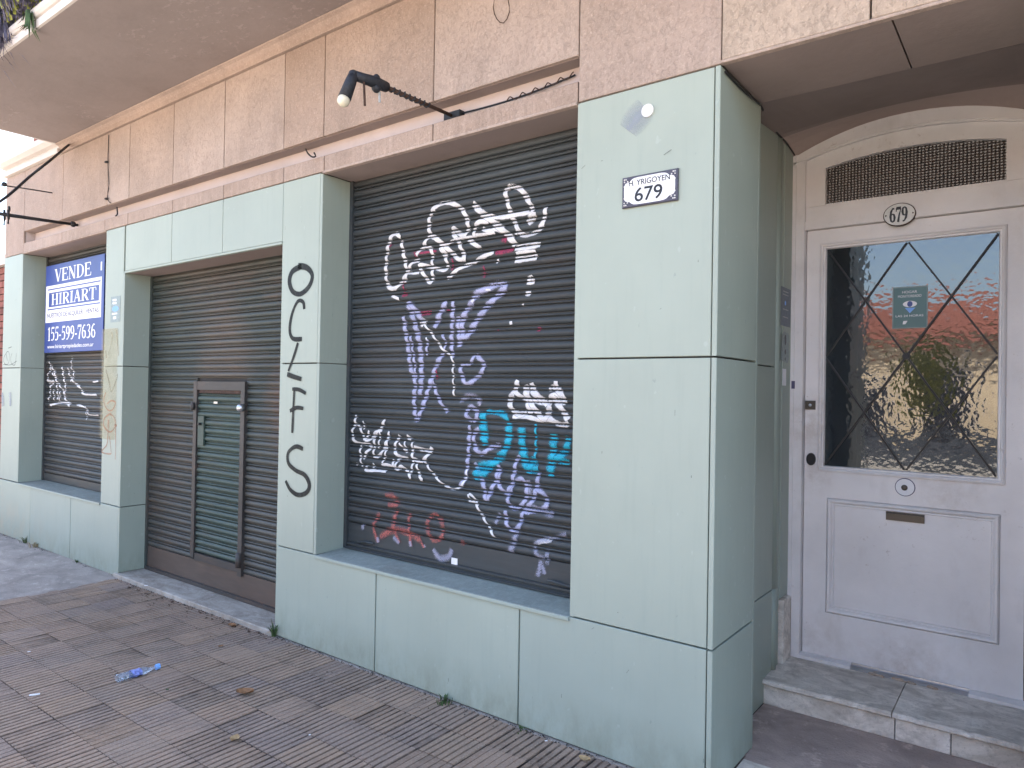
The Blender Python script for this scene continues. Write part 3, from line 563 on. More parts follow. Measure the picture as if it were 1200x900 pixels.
# ------------------------------------------------------------------ graffiti: ribbons of paint following the slats
def smooth(pts, step):
    out = []; n = len(pts)
    for i in range(n-1):
        p0, p1, p2, p3 = pts[max(i-1, 0)], pts[i], pts[i+1], pts[min(i+2, n-1)]; L = (p2-p1).length; k = max(2, int(L/step))
        for j in range(k):
            t = j/k; out.append(.5*((2*p1)+(p2-p0)*t+(2*p0-5*p1+4*p2-p3)*t*t+(3*p1-p0-3*p2+p3)*t**3))
    out.append(pts[-1]); return out
GN = [0]
def stroke(m, pts, width, y, conform=None, taper=.15, jit=.1):
    """pts: (x,z) on the plane; conform = (z0,pitch) of the slats"""
    step = .0026 if conform else .012
    q = smooth([Vector(p) for p in pts], step); n = len(q); GN[0] += 1; off = .0009+.00022*(GN[0] % 14); r = random.Random(GN[0]); A = 8 if conform else 2; base = len(m.v)
    ph = r.random()*6
    for i, p in enumerate(q):
        t = (q[min(i+1, n-1)]-q[max(i-1, 0)]).normalized(); nn = Vector((-t.y, t.x)); e = min(i, n-1-i)*step
        wd = width*(1.12 if conform else 1)*(1+jit*sin(i*.13+ph)+jit*.5*sin(i*.41+ph*2))*(1-taper*max(0, 1-e/.03))
        for k in range(A+1):
            s = k/A-.5; c = p+nn*wd*s; yy = y
            if conform:
                tt = ((c.y-conform[0])/conform[1]); yy = y-(prof(tt % 1) if 0 <= tt < conform[2] else .006)
            m.v.append((c.x, yy-off-.00000*i, c.y)); m.uv.append((k/A, i/n))
    for i in range(n-1):
        for k in range(A):
            a = base+i*(A+1)+k
            if conform:
                zc = (m.v[a][2]+m.v[a+A+1][2]+m.v[a+1][2])/3; tt = ((zc-conform[0])/conform[1])
                if 0 <= tt < conform[2] and ((tt % 1) < .070 or .662 < (tt % 1) < .748 or (tt % 1) > .935): continue
            m.f.append((a, a+1, a+A+2, a+A+1))
def tagset(name, mat, parent, strokes, y, crop=(0, 0, 1), conform=None, w=.02):
    if name == 'graffiti_spatter' and len(strokes) > 1:
        for q in strokes: tagset('paint_spot', mat, parent, [q], y, crop, conform, w)
        return
    m = MB(); m.uv = []
    for s in strokes:
        wd = w
        if isinstance(s, tuple) and isinstance(s[0], (int, float)) and isinstance(s[1], list): wd, s = s
        pts = []
        for (a, b) in s:
            p = P(crop[0]+a/crop[2], crop[1]+b/crop[2], 1, y); pts.append((p.x, p.z))
        stroke(m, pts, wd, y, conform)
    return m.build(name, mat, parent)
CB = (ZS+.012+.155, PT, 60); YB = YS-.004
cA = (440, 200, 5.4545)
tagset('graffiti_tag', 'spray_w', SB, [
 (.026, [(165, 430), (140, 405), (105, 430), (85, 500), (75, 600), (75, 680), (90, 740), (125, 755), (165, 725), (205, 660), (198, 590), (183, 520), (172, 450)]),
 (.022, [(190, 720), (215, 640), (245, 590), (290, 575)]), (.022, [(265, 545), (300, 503), (345, 490), (368, 520), (370, 600), (370, 700), (350, 715), (320, 670), (287, 620), (300, 603), (370, 620), (450, 637), (468, 605), (450, 550), (420, 490)]),
 (.024, [(305, 505), (320, 470), (345, 430), (380, 425), (430, 460)]), (.030, [(370, 425), (400, 440), (430, 470), (440, 500), (460, 560)]),
 (.026, [(365, 420), (350, 370), (355, 300), (385, 240), (440, 212), (500, 212), (560, 250), (590, 310), (600, 370), (575, 415), (540, 400), (510, 370), (500, 395), (530, 440), (555, 500), (575, 560), (540, 568), (500, 530), (445, 480)]),
 (.020, [(440, 480), (500, 452), (560, 437), (640, 425)]), (.026, [(600, 440), (645, 475), (680, 495)]), (.024, [(640, 435), (642, 370), (670, 330), (730, 330)]), (.026, [(690, 370), (720, 385), (780, 375), (830, 398)]), (.020, [(650, 415), (740, 408), (770, 395)]),
 (.036, [(630, 210), (680, 265), (760, 330), (830, 390), (870, 430), (900, 480)]), (.026, [(720, 285), (790, 300), (880, 290), (990, 268)]), (.05, [(1010, 265), (1000, 310), (980, 338)]),
 (.026, [(870, 95), (842, 120), (840, 160), (855, 220), (870, 280), (895, 330), (910, 360), (930, 400), (970, 415), (1030, 395), (1070, 350), (1085, 300), (1095, 235)]), (.028, [(870, 100), (930, 118), (970, 170), (995, 215), (1015, 265)]), (.02, [(900, 410), (915, 370)]),
 (.022, [(465, 690), (540, 630), (620, 595), (700, 550), (765, 525)]), (.036, [(900, 498), (980, 485), (1060, 474)]), (.018, [(905, 530), (1030, 515)]), (.034, [(900, 573), (970, 565), (1040, 553)]),
 (.02, [(975, 690), (1010, 678)]), (.026, [(980, 718), (1025, 712)]), (.026, [(965, 787), (998, 785)]), (.014, [(790, 555), (785, 595)]), (.018, [(200, 655), (290, 655)]), (.02, [(112, 800), (160, 822)])], YB, cA, CB)
tagset('graffiti_spatter', 'spray_m', SB, [(.03, [(775, 525), (830, 518), (890, 505)]), (.016, [(290, 530), (400, 515)]), (.016, [(185, 700), (190, 790)]), (.014, [(700, 610), (705, 690)]), (.014, [(500, 560), (500, 640)]), (.02, [(110, 470), (100, 490)]), (.02, [(260, 520), (265, 560)]), (.03, [(180, 800), (215, 790)]), (.04, [(820, 430), (850, 450)])], YB, cA, CB)
cB = (460, 320, 4.5)
tagset('graffiti_tag', 'spray_l', SB, [
 (.042, [(85, 150), (110, 220), (130, 290), (150, 380), (158, 480), (158, 570), (150, 650)]), (.034, [(65, 230), (75, 310), (90, 400), (100, 490), (125, 570), (120, 660), (125, 740), (135, 770), (160, 720), (190, 630), (215, 550), (240, 480), (270, 430)]), (.022, [(100, 330), (120, 450), (130, 560)]),
 (.036, [(85, 150), (130, 200), (165, 255)]), (.04, [(290, 150), (260, 210), (230, 290)]), (.032, [(325, 150), (320, 250), (316, 350), (322, 450)]), (.038, [(350, 230), (355, 300), (360, 390)]), (.042, [(360, 340), (400, 330), (450, 250), (510, 170), (570, 110), (600, 70), (570, 55), (520, 75), (450, 110), (420, 160), (390, 210), (372, 270), (376, 330)]),
 (.02, [(265, 320), (285, 370), (270, 430)]), (.030, [(445, 430), (480, 470), (482, 510), (440, 560), (395, 585), (370, 535), (363, 490)]), (.022, [(363, 485), (410, 480), (440, 432)]), (.026, [(215, 560), (240, 640), (265, 690), (297, 735)]), (.02, [(190, 350), (185, 435)])], YB, cB, CB)
tagset('graffiti_tag', 'spray_w', SB, [(.013, [(165, 260), (220, 330), (270, 400), (320, 450), (325, 540), (330, 650)]), (.05, [(155, 250), (175, 270)]), (.012, [(500, 90), (525, 90)]), (.025, [(435, 140), (425, 155)]), (.03, [(715, 50), (755, 45)]), (.024, [(730, 25), (722, 45)]), (.03, [(705, 108), (732, 108)]), (.02, [(630, 255), (632, 272)]), (.014, [(185, 340), (187, 360)]), (.014, [(690, 162), (692, 170)])], YB, cB, CB)
tagset('graffiti_spatter', 'spray_m', SB, [(.035, [(150, 215), (210, 208)]), (.02, [(290, 200), (305, 200)]), (.03, [(768, 295), (785, 298)]), (.016, [(558, 300), (562, 303)]), (.018, [(235, 500), (240, 560)])], YB, cB, CB)
tagset('graffiti_tag', 'spray_w', SB, [
 (.030, [(668, 565), (650, 620), (625, 670), (638, 720), (675, 745), (712, 735)]), (.024, [(650, 625), (700, 660), (780, 680), (830, 692)]), (.036, [(705, 590), (715, 640), (722, 690), (735, 742)]), (.036, [(740, 580), (752, 630), (790, 665), (825, 695)]), (.03, [(722, 650), (745, 700), (775, 742), (810, 770), (838, 700)]),
 (.032, [(828, 612), (862, 606), (895, 640), (910, 682), (870, 650), (842, 655), (833, 700)]), (.026, [(868, 570), (866, 610)]), (.034, [(850, 655), (880, 690), (910, 740), (932, 775)]), (.022, [(640, 757), (720, 760), (800, 783)]), (.03, [(780, 775), (830, 770), (870, 790), (910, 802), (935, 790)])], YB, cB, CB)
cC = (530, 460, 3.913)
tagset('graffiti_tag', 'spray_c', SB, [(.058, [(148, 88), (145, 130), (150, 180), (155, 242)]), (.035, [(160, 85), (230, 95), (262, 130)]), (.05, [(265, 140), (262, 220), (235, 280), (200, 318), (120, 350), (118, 405)]), (.055, [(110, 350), (140, 370), (190, 325)]), (.052, [(325, 160), (325, 230), (335, 290), (350, 345), (400, 350)]), (.016, [(386, 140), (389, 230), (385, 300)]), (.05, [(385, 300), (360, 340), (355, 370)]), (.05, [(470, 190), (468, 270), (460, 320), (455, 390)]), (.045, [(538, 200), (525, 265), (475, 310)]), (.04, [(490, 315), (540, 322)])], YB, cC, CB)
tagset('graffiti_tag', 'spray_l', SB, [(.03, [(95, 130), (72, 110), (70, 85), (92, 66), (115, 85), (117, 115), (98, 135)]), (.028, [(85, 150), (80, 250), (75, 320), (65, 390), (35, 435)]), (.03, [(130, 165), (105, 190), (110, 250), (140, 280), (180, 252), (225, 240)]), (.030, [(110, 320), (130, 380), (150, 430), (160, 492), (190, 430), (218, 380), (215, 330)]), (.026, [(220, 330), (208, 390), (230, 440), (270, 460), (285, 380), (300, 310), (318, 290)]), (.026, [(295, 405), (325, 395), (345, 430), (340, 490), (300, 530), (265, 510), (262, 450), (285, 412)]), (.028, [(250, 540), (255, 600), (280, 632), (312, 610), (330, 550), (370, 500), (390, 440), (402, 365)]), (.03, [(390, 440), (430, 470), (435, 520), (390, 540), (330, 545)])], YB, cC, CB)
tagset('graffiti_tag', 'spray_lg', SB, [(.035, [(40, 40), (80, 15), (120, 25), (135, 60)]), (.04, [(305, 635), (285, 690), (272, 730)]), (.03, [(225, 550), (205, 600)]), (.04, [(370, 520), (430, 545), (470, 560)]), (.028, [(530, 645), (470, 668), (410, 678), (385, 700), (395, 740), (430, 758)]), (.09, [(430, 752), (448, 755)]), (.035, [(412, 770), (405, 805), (395, 842)]), (.03, [(415, 790), (428, 832)]), (.05, [(350, 400), (360, 480)])], YB, cC, CB)
tagset('graffiti_tag', 'spray_w', SB, [(.014, [(80, 465), (85, 500), (108, 505), (140, 560), (170, 610), (200, 668)]), (.013, [(82, 462), (105, 480), (122, 520)]), (.022, [(395, 690), (420, 680), (460, 677)])], YB, cC, CB)
cD = (400, 470, 6.925)
tagset('graffiti_tag', 'spray_w', SB, [(.020, [(125, 105), (122, 180), (100, 250), (110, 310), (150, 340), (240, 355), (245, 385), (210, 420), (190, 470)]), (.016, [(130, 180), (170, 230), (200, 310), (240, 240)]), (.013, [(190, 160), (195, 230)]), (.020, [(365, 150), (330, 220), (282, 280), (280, 350), (276, 450), (330, 430), (370, 350), (402, 245)]), (.015, [(325, 240), (320, 320), (308, 385)]), (.017, [(170, 360), (165, 440), (180, 540)]), (.015, [(205, 320), (250, 310), (290, 250), (345, 240)]), (.017, [(215, 515), (207, 560), (290, 562), (370, 570)]), (.02, [(335, 520), (400, 520), (460, 550), (500, 530), (550, 580), (572, 628)]), (.02, [(482, 275), (440, 380), (470, 440), (550, 462)]), (.013, [(480, 340), (530, 410)]), (.013, [(520, 320), (540, 420)]), (.03, [(540, 285), (572, 310)]), (.018, [(585, 330), (585, 420), (590, 500), (570, 590)]), (.022, [(600, 370), (660, 390), (720, 400), (745, 380), (700, 450), (650, 492), (600, 470), (585, 490)]), (.018, [(620, 510), (640, 590), (665, 645)]), (.03, [(655, 630), (668, 645)]), (.013, [(665, 480), (700, 510), (740, 570), (800, 640), (860, 690), (920, 715), (980, 690), (1020, 620), (1030, 540)]), (.015, [(385, 330), (370, 420), (345, 500)]), (.018, [(430, 470), (440, 540), (480, 465), (550, 465)]), (.016, [(275, 500), (268, 545)]), (.016, [(135, 500), (130, 520)])], YB, cD, CB)
cE = (400, 430, 3.213)
tagset('graffiti_tag', 'spray_r', SB, [(.04, [(170, 485), (200, 488), (215, 512), (180, 516)]), (.03, [(150, 550), (125, 600), (142, 660)]), (.045, [(150, 640), (200, 612), (250, 622), (300, 650)]), (.035, [(215, 535), (200, 600), (222, 662)]), (.03, [(262, 550), (258, 600), (266, 675)]), (.032, [(335, 570), (360, 555), (385, 590), (382, 640), (350, 650), (328, 610), (332, 575)]), (.025, [(295, 640), (315, 680)]), (.035, [(455, 655), (468, 668)])], YB, cE, CB)
tagset('graffiti_tag', 'spray_lg', SB, [(.04, [(350, 685), (375, 718), (408, 712), (420, 685)]), (.05, [(80, 600), (90, 602)]), (.03, [(200, 640), (222, 662)]), (.03, [(262, 655), (266, 675)]), (.03, [(140, 640), (143, 660)]), (.03, [(315, 668), (317, 680)])], YB, cE, CB)
cF = (40, 410, 5.0); CL = (ZS+.012+.075, PT, 60); YL = YS-.004
tagset('graffiti_tag', 'spray_w', SL, [(.022, [(95, 70), (102, 110), (85, 150), (92, 190), (122, 185), (100, 220), (100, 260), (85, 300)]), (.026, [(110, 100), (130, 150), (140, 220), (145, 290)]), (.028, [(170, 100), (178, 160), (190, 220), (182, 270), (215, 330)]), (.018, [(110, 130), (150, 200), (190, 260)]), (.022, [(205, 105), (215, 150), (240, 190), (275, 220), (300, 260), (375, 265)]), (.016, [(350, 190), (385, 183)]), (.016, [(255, 320), (310, 340), (330, 380), (385, 385)]), (.014, [(310, 330), (315, 410)]), (.022, [(100, 325), (160, 310), (222, 315)]), (.018, [(228, 40), (225, 100), (240, 140), (222, 185)]), (.025, [(85, 180), (120, 190)]), (.022, [(120, 230), (125, 300)]), (.022, [(160, 240), (155, 300)])], YL, cF, CL)
# writing on the green piers
cH = (310, 290, 3.0)
tagset('graffiti_letters', 'spray_k', B, [(.040, [(130, 66), (98, 85), (88, 120), (100, 155), (128, 163), (158, 135), (168, 98), (150, 72), (118, 64)]), (.030, [(140, 217), (136, 192), (117, 190), (97, 235), (89, 290), (100, 320), (132, 322)]), (.026, [(118, 335), (105, 378), (84, 435)]), (.038, [(80, 446), (105, 455), (130, 463)]), (.026, [(105, 500), (102, 560), (98, 652)]), (.027, [(98, 498), (122, 500), (146, 513)]), (.026, [(90, 575), (113, 563), (137, 566)]), (.032, [(136, 708), (110, 700), (84, 722), (85, 758), (110, 783), (142, 800), (158, 832), (150, 860), (120, 870), (92, 852), (75, 820)])], -.0003, cH)
cG = (100, 340, 4.09)
m = MB(); m.uv = []; a = P(100+85/4.09, 384, 1, 0); b = P(100+168/4.09, 384, 1, 0); zt = P(131, 385, 1, 0).z; zb = P(128, 515, 1, 0).z
xc, hw = (a.x+b.x)/2, (b.x-a.x)
stroke(m, [(xc-.02, zt), (xc-.02, (zt+zb)/2), (xc-.025, zb)], hw, 0.0007, None, .05, .03); m.build('yellowed_patch', 'yellow', B)
tagset('graffiti_marks', 'spray_o', B, [(.016, [(100, 490), (90, 530), (105, 570), (130, 575), (146, 540), (125, 530), (105, 545)]), (.018, [(125, 590), (95, 612), (90, 650), (120, 680), (145, 650), (140, 610), (120, 595)]), (.035, [(112, 620), (112, 660)]), (.016, [(112, 660), (110, 690), (105, 740), (80, 775), (122, 785), (125, 770), (118, 700)]), (.014, [(145, 640), (148, 720), (145, 812)]), (.03, [(140, 645), (152, 650)])], -.0003, cG)
tagset('graffiti_marks', 'spray_b', B, [(.022, [(150, 190), (155, 250), (160, 315)]), (.018, [(110, 310), (130, 230), (125, 200)]), (.03, [(98, 290), (102, 325)]), (.022, [(100, 380), (115, 440), (126, 485), (150, 430), (156, 400)])], -.0003, cG)
cK = (0, 380, 5.0)
tagset('graffiti_marks', 'spray_g', B, [(.010, [(40, 165), (22, 200), (28, 230), (48, 232), (58, 190), (50, 160), (38, 170), (45, 215)]), (.010, [(72, 170), (64, 200), (70, 232), (90, 235), (97, 170)]), (.009, [(20, 235), (60, 238), (100, 215)]), (.010, [(50, 140), (70, 132)])], -.0003, cK)
tagset('graffiti_marks', 'smudge', B, [(.09, [(15, 400), (20, 480)]), (.09, [(60, 395), (62, 480)])], -.0003, cK)
tagset('scratch_marks', 'spray_g', B, [(.006, [(440, 460), (490, 425)])], -.0003, (700, 100, 5.62))
tagset('filler_smudge', 'smudge', B, [(.13, [(320, 150), (260, 220), (205, 300)])], -.0003, (700, 100, 5.62))
m = MB(); m.uv = []; rs = random.Random(40)
for k in range(36):
    x = rs.choice((rs.uniform(X6+.03, X7-.05), rs.uniform(X6, X7), rs.uniform(X4, X7-.05), rs.uniform(X4+.02, X5-.03), rs.uniform(X0, X1-.05), rs.uniform(X2, X3-.05))); z = rs.uniform(.05, 2.7)
    if X5-.03 < x < X6+.02 or X3-.04 < x < X4 or X1-.03 < x < X2+.02: z = rs.uniform(.04, .5)
    if X3-.04 < x < X4: continue
    L = rs.uniform(.004, .026); an = rs.choice((1.57, 1.5, .6, rs.uniform(0, 3))); stroke(m, [(x, z), (x+L*cos(an), z+L*sin(an))], rs.uniform(.002, .0042), -.0006)
tag(m.build('scratch_marks', 'spray_g', B), kind='stuff')
def fix(name, mat, c, r, y0, y1): m = MB().disc(c, r, r, y0, y1); return m.build(name, mat, B)
c = P(759.5, 130, 1, 0); fix('blanking_cap', 'enamel', (c.x, c.z), .027, -.008, .002)
# ------------------------------------------------------------------ for-sale sign
YG = .155
s0, s1 = P(53, 310, 1, YG), P(122, 300, 1, YG); s2, s3 = P(53, 415, 1, YG), P(120, 409, 1, YG)
sx0, sx1 = P(53, 360, 1, YG).x, X2-.02+.0; sx1 = P(121.5, 350, 1, YG).x
szt = (s0.z+s1.z)/2; szb = (s2.z+s3.z)/2
sg = empty('sale_sign', ((sx0+sx1)/2, YG, szb), 'blue and white estate agent sign reading VENDE HIRIART on the left shutter', 'sign')
MB().slab(sx0, sx1, YG, YG+.006, szb, szt).build('board', 'blue', sg)
W = sx1-sx0; Hh = szt-szb; sx = lambda t: sx0+t*W; sz = lambda t: szb+t*Hh; y_ = YG-.0012
serif('VENDE', 'lettering', 'white', sg, sx(.17), sx(.80), sz(.80), sz(.945), y_)
MB().box(sx(.015), sx(.965), y_-.0002, y_+.001, sz(.345), sz(.765)).build('white_panel', 'white', sg)
MB().box(sx(.07), sx(.93), y_-.0010, y_-.0003, sz(.52), sz(.685)).build('blue_panel', 'blue', sg)
for t in (.715, .487): MB().box(sx(.05), sx(.95), y_-.0010, y_-.0003, sz(t), sz(t+.014)).build('rule', 'blue', sg)
serif('HIRIART', 'lettering', 'white', sg, sx(.12), sx(.89), sz(.54), sz(.668), y_-.0018)
txt('NUESTROS DE ALQUILER - VENTAS', 'small_lettering', 'grey', sg, sx(.05), sx(.93), sz(.390), sz(.450), y_-.0012, 0, .008)
serif('155-599-7636', 'lettering', 'white', sg, sx(.06), sx(.89), sz(.135), sz(.29), y_)
txt('www.hiriartpropiedades.com.ar', 'small_lettering', 'white', sg, sx(.06), sx(.86), sz(.035), sz(.09), y_, 0, .012)
MB().box(sx(.945), sx(.965), y_, y_+.001, sz(.83), sz(.92)).build('white_mark', 'white', sg)
# stickers and number plates
def sticker(name, mat, c4, y, label, cat, txts=()):
    (a, b), (c_, d) = c4; p = P(a, b, 1, y); q = P(c_, d, 1, y); o = empty(name, ((p.x+q.x)/2, y, q.z), label, cat); MB().box(p.x, q.x, y, y+.0008, q.z, p.z).build('backing', mat, o); return o, p, q
o, p, q = sticker('alarm_sticker', 'stick2', ((130, 348), (140.5, 377)), -.0012, 'small grey alarm sticker on the narrow green pier right of the sale sign', 'sticker')
hh = p.z-q.z; ww = q.x-p.x
for i, (a, b, c_, d) in enumerate(((.2, .9, .6, .82), (.2, .78, .6, .70), (.15, .36, .7, .30), (.3, .22, .6, .12))): MB().box(p.x+a*ww, p.x+c_*ww, -.0020, -.0013, q.z+d*hh, q.z+b*hh).build('printed_bar', 'white', o)
MB().disc((p.x+.5*ww, q.z+.52*hh), .32*ww, .11*hh, -.0020, -.0013, 14).build('printed_eye', 'eyeblue', o)
# street name plate
p, q = P(729, 222, 1, -.012), P(794, 217, 1, -.012); zt_ = P(760, 203, 1, -.012).z; zb_ = P(760, 239.5, 1, -.012).z
sp = empty('street_number_plate', ((p.x+q.x)/2, 0, zb_), 'rectangular H. YRIGOYEN 679 enamel plate with dark corners on green pillar', 'sign')
ax0, ax1 = p.x, q.x; MB().slab(ax0, ax1, -.012, .0, zb_, zt_, 'y', .003).build('plate', 'navy', sp)
m = MB(); W = ax1-ax0; Hh = zt_-zb_; pts = []
for k in range(40):
    t = 2*pi*k/40; ct, st = cos(t), sin(t); e = .42
    pts.append((ax0+W*(.5+.46*math.copysign(abs(ct)**e, ct)*(1-.10*abs(sin(2*t))**4)), zb_+Hh*(.5+.44*math.copysign(abs(st)**e, st)*(1-.14*abs(sin(2*t))**4))))
m.add([(x, -.0128, z) for x, z in pts], [tuple(range(40))]); m.build('white_field', 'white', sp)
m = MB()
for sx_, sz_ in ((0, 0), (1, 0), (0, 1), (1, 1)):
    for k in range(7): m.ball((ax0+W*(.045+.03*(k % 3)) if not sx_ else ax1-W*(.045+.03*(k % 3)), -.0122, (zb_+Hh*(.08+.075*(k//2)) if not sz_ else zt_-Hh*(.08+.075*(k//2)))), .0035, 6, 4)
m.build('corner_ornament', 'enamel', sp)
txt('H. YRIGOYEN', 'street_name', 'black', sp, ax0+W*.13, ax0+W*.87, zb_+Hh*.68, zb_+Hh*.86, -.0136, 0, .01)
txt('679', 'number', 'black', sp, ax0+W*.24, ax0+W*.74, zb_+Hh*.14, zb_+Hh*.60, -.0136, 0, .012)
# ------------------------------------------------------------------ entrance door
D = empty('entrance_door', (-.55, DY, .132), 'old white panelled entrance door with rippled glass, lattice bars and arched transom', 'door')
LX0, LX1 = -1.050, -.072; GX0, GX1, GZ0, GZ1 = -.950, -.180, 1.176, 2.345; YF = DY
def arc(h, c, a, b, n=22): return [(a+(b-a)*i/n, h-c*((a+(b-a)*i/n)-XC)**2) for i in range(n+1)]
FR = MB().box(RC+.002, LX0-.004, DY-.045, DY+.05, .132, 2.87).box(LX1+.004, XR+.06, DY-.045, DY+.05, .132, 2.86)
FR.box(RC+.001, RC+.022, DY-.055, DY-.046, .132, 2.86)
FR.strip(arc(2.905, .30, RC+.002, XR+.06), arc(2.987, .42, RC+.002, XR+.06), DY-.046, DY+.05).box(LX0-.004, LX1+.004, DY-.030, DY+.05, 2.455, 2.500)
FR.strip(arc(2.915, .33, RC+.002, XR+.06), arc(2.925, .335, RC+.002, XR+.06), DY-.055, DY-.045)
frame = FR.build('door_frame', 'door', D)
TR = MB().strip([(x, 2.5008) for x, _ in arc(0, 0, LX0-.003, LX1+.003)], [(x, 2.577) for x, _ in arc(0, 0, LX0-.003, LX1+.003)], DY-.022, DY+.03)
TR.strip(arc(2.822, .27, LX0-.003, LX1+.003), arc(2.906, .30, LX0-.003, LX1+.003), DY-.022, DY+.03).box(LX0-.003, -.955, DY-.0222, DY+.03, 2.578, 2.80).box(-.155, LX1+.003, DY-.0222, DY+.03, 2.578, 2.80)
for lo, hi, yy in (((2.577, 0), (2.587, 0), DY-.014), ): TR.box(-.955, -.155, DY-.014, DY+.02, 2.5775, 2.587)
trs = TR.build('transom_window', 'door', D)
MB().strip([(x, 2.58) for x, _ in arc(0, 0, -.955, -.155)], arc(2.823, .27, -.955, -.155), DY+.006, DY+.012).build('pane', 'trans', trs)
lf = MB().box(LX0, GX0-.016, YF, YF+.045, .150, 2.452).box(GX1+.016, LX1, YF, YF+.045, .150, 2.452).box(GX0-.0162, GX1+.0162, YF+.0003, YF+.045, 2.362, 2.4517).box(GX0-.0162, GX1+.0162, YF+.0003, YF+.045, 1.006, GZ0-.016)
lf.box(GX0-.0162, GX1+.0162, YF+.0003, YF+.045, .1502, .392).box(-.9325, -.1635, YF+.010, YF+.04, .393, 1.005).box(GX0-.0162, -.9327, YF+.0003, YF+.045, .3922, 1.0058).box(-.1633, GX1+.0162, YF+.0003, YF+.045, .3922, 1.0058)
leaf = lf.build('door_leaf', 'door', D)
MB().ring(-.934, -.162, .391, 1.007, [(0, YF+.001), (.002, YF+.010), (.005, YF-.004), (.012, YF-.012), (.020, YF-.010), (.026, YF-.002), (.030, YF+.004), (.036, YF+.002), (.040, YF+.0098)]).build('panel_moulding', 'door', leaf)
MB().ring(GX0-.017, GX1+.017, GZ0-.017, GZ1+.017, [(-.014, YF+.001), (-.013, YF-.010), (-.004, YF-.014), (.003, YF-.010), (.006, YF-.002), (.014, YF-.002), (.018, YF+.016)]).build('glazing_bead', 'door', leaf)
MB().box(GX0-.002, GX1+.002, YF+.014, YF+.018, GZ0-.002, GZ1+.002).build('glass_pane', 'glass', leaf)
gm = ((GX0+GX1)/2, (GZ0+GZ1)/2); nodes = dict(tl=(GX0, GZ1), tm=(gm[0], GZ1), tr=(GX1, GZ1), ml=(GX0, gm[1]), mr=(GX1, gm[1]), bl=(GX0, GZ0), bm=(gm[0], GZ0), br=(GX1, GZ0))
for i, (a, b) in enumerate((('tl', 'br'), ('bl', 'tr'), ('tm', 'ml'), ('tm', 'mr'), ('bm', 'ml'), ('bm', 'mr'))):
    A = Vector(nodes[a]); Bv = Vector(nodes[b]); t = (Bv-A).normalized(); nn = Vector((-t.y, t.x))*.0042; yy = YF+.004-.0055*(i % 2 if i < 2 else 0)+(0 if i < 2 else .001)
    A = A+t*.008; Bv = Bv-t*.008; c4 = [A+nn, A-nn, Bv-nn, Bv+nn]
    MB().add([(v.x, y, v.y) for y in (yy, yy+.009) for v in c4], [(3, 2, 1, 0), (4, 5, 6, 7), (0, 1, 5, 4), (1, 2, 6, 5), (2, 3, 7, 6), (3, 0, 4, 7)]).build('lattice_bar', 'iron', leaf)
MB().disc(gm, .017, .017, YF-.006, YF+.006, 14).build('lattice_boss', 'iron', leaf)
def onleaf(px, py): return P(px, py, 1, YF-.004)
a = onleaf(943.8, 469.5); b = onleaf(955.5, 480); MB().slab(a.x, b.x, YF-.010, YF, b.z, a.z, 'y', .002).build('lock_plate', 'brass', leaf)
MB().ball(((a.x+b.x)/2, YF-.010, (a.z+b.z)/2), .009, 8, 6).build('lock_cylinder', 'steel', leaf)
a = onleaf(950.5, 538); MB().disc((a.x, a.z), .024, .034, YF-.012, YF, 16).build('door_knob', 'iron', leaf)
a = onleaf(1060.5, 571); MB().disc((a.x, a.z), .046, .046, YF-.003, YF, 24).build('pull_shadow', 'grey', leaf); MB().disc((a.x, a.z), .042, .042, YF-.007, YF-.0031, 24).build('pull_plate', 'white', leaf); MB().ball((a.x-.002, YF-.008, a.z-.002), .015, 10, 6, (1, .4, 1)).build('pull_hole', 'brass', leaf)  # grey disc behind the pull plate is its shadow ring, put in as colour
a = onleaf(1038, 599); b = onleaf(1083, 615); MB().box(a.x, b.x, YF+.0007, YF+.0095, b.z+.004, a.z-.001).build('mail_slot', 'brass', leaf); MB().box(a.x+.01, b.x-.01, YF-.003, YF+.0005, b.z+.012, a.z-.010).build('mail_flap', 'brass', leaf)
MB().box(a.x, b.x, YF+.0002, YF+.0006, a.z-.012, a.z-.002).build('mail_lip', 'black', leaf)
# bottom weather bar, partly broken
MB().sweep_x(LX0-.03, -.80, [(DY-.05, .133), (DY-.05, .150), (DY-.02, .157), (DY-.001, .158), (DY-.001, .133)], True).build('threshold_strip', 'door', D)
MB().sweep_x(-.80, -.28, [(DY-.04, .133), (DY-.04, .138), (DY-.028, .150), (DY-.026, .140), (DY-.010, .140), (DY-.008, .158), (DY-.001, .158), (DY-.001, .133)], True).build('threshold_strip', 'steel', D)
MB().sweep_x(-.28, LX1+.01, [(DY-.05, .133), (DY-.05, .148), (DY-.02, .156), (DY-.001, .157), (DY-.001, .133)], True).build('threshold_strip', 'door', D)
rr = random.Random(8); m = MB()
for k in range(14): x = -.72+rr.random()*.3; m.ball((x, DY-.048+rr.random()*.012, .136), .006+rr.random()*.008, 6, 4, (1.6, .6, .8))
m.build('broken_render', 'stone_r', D)
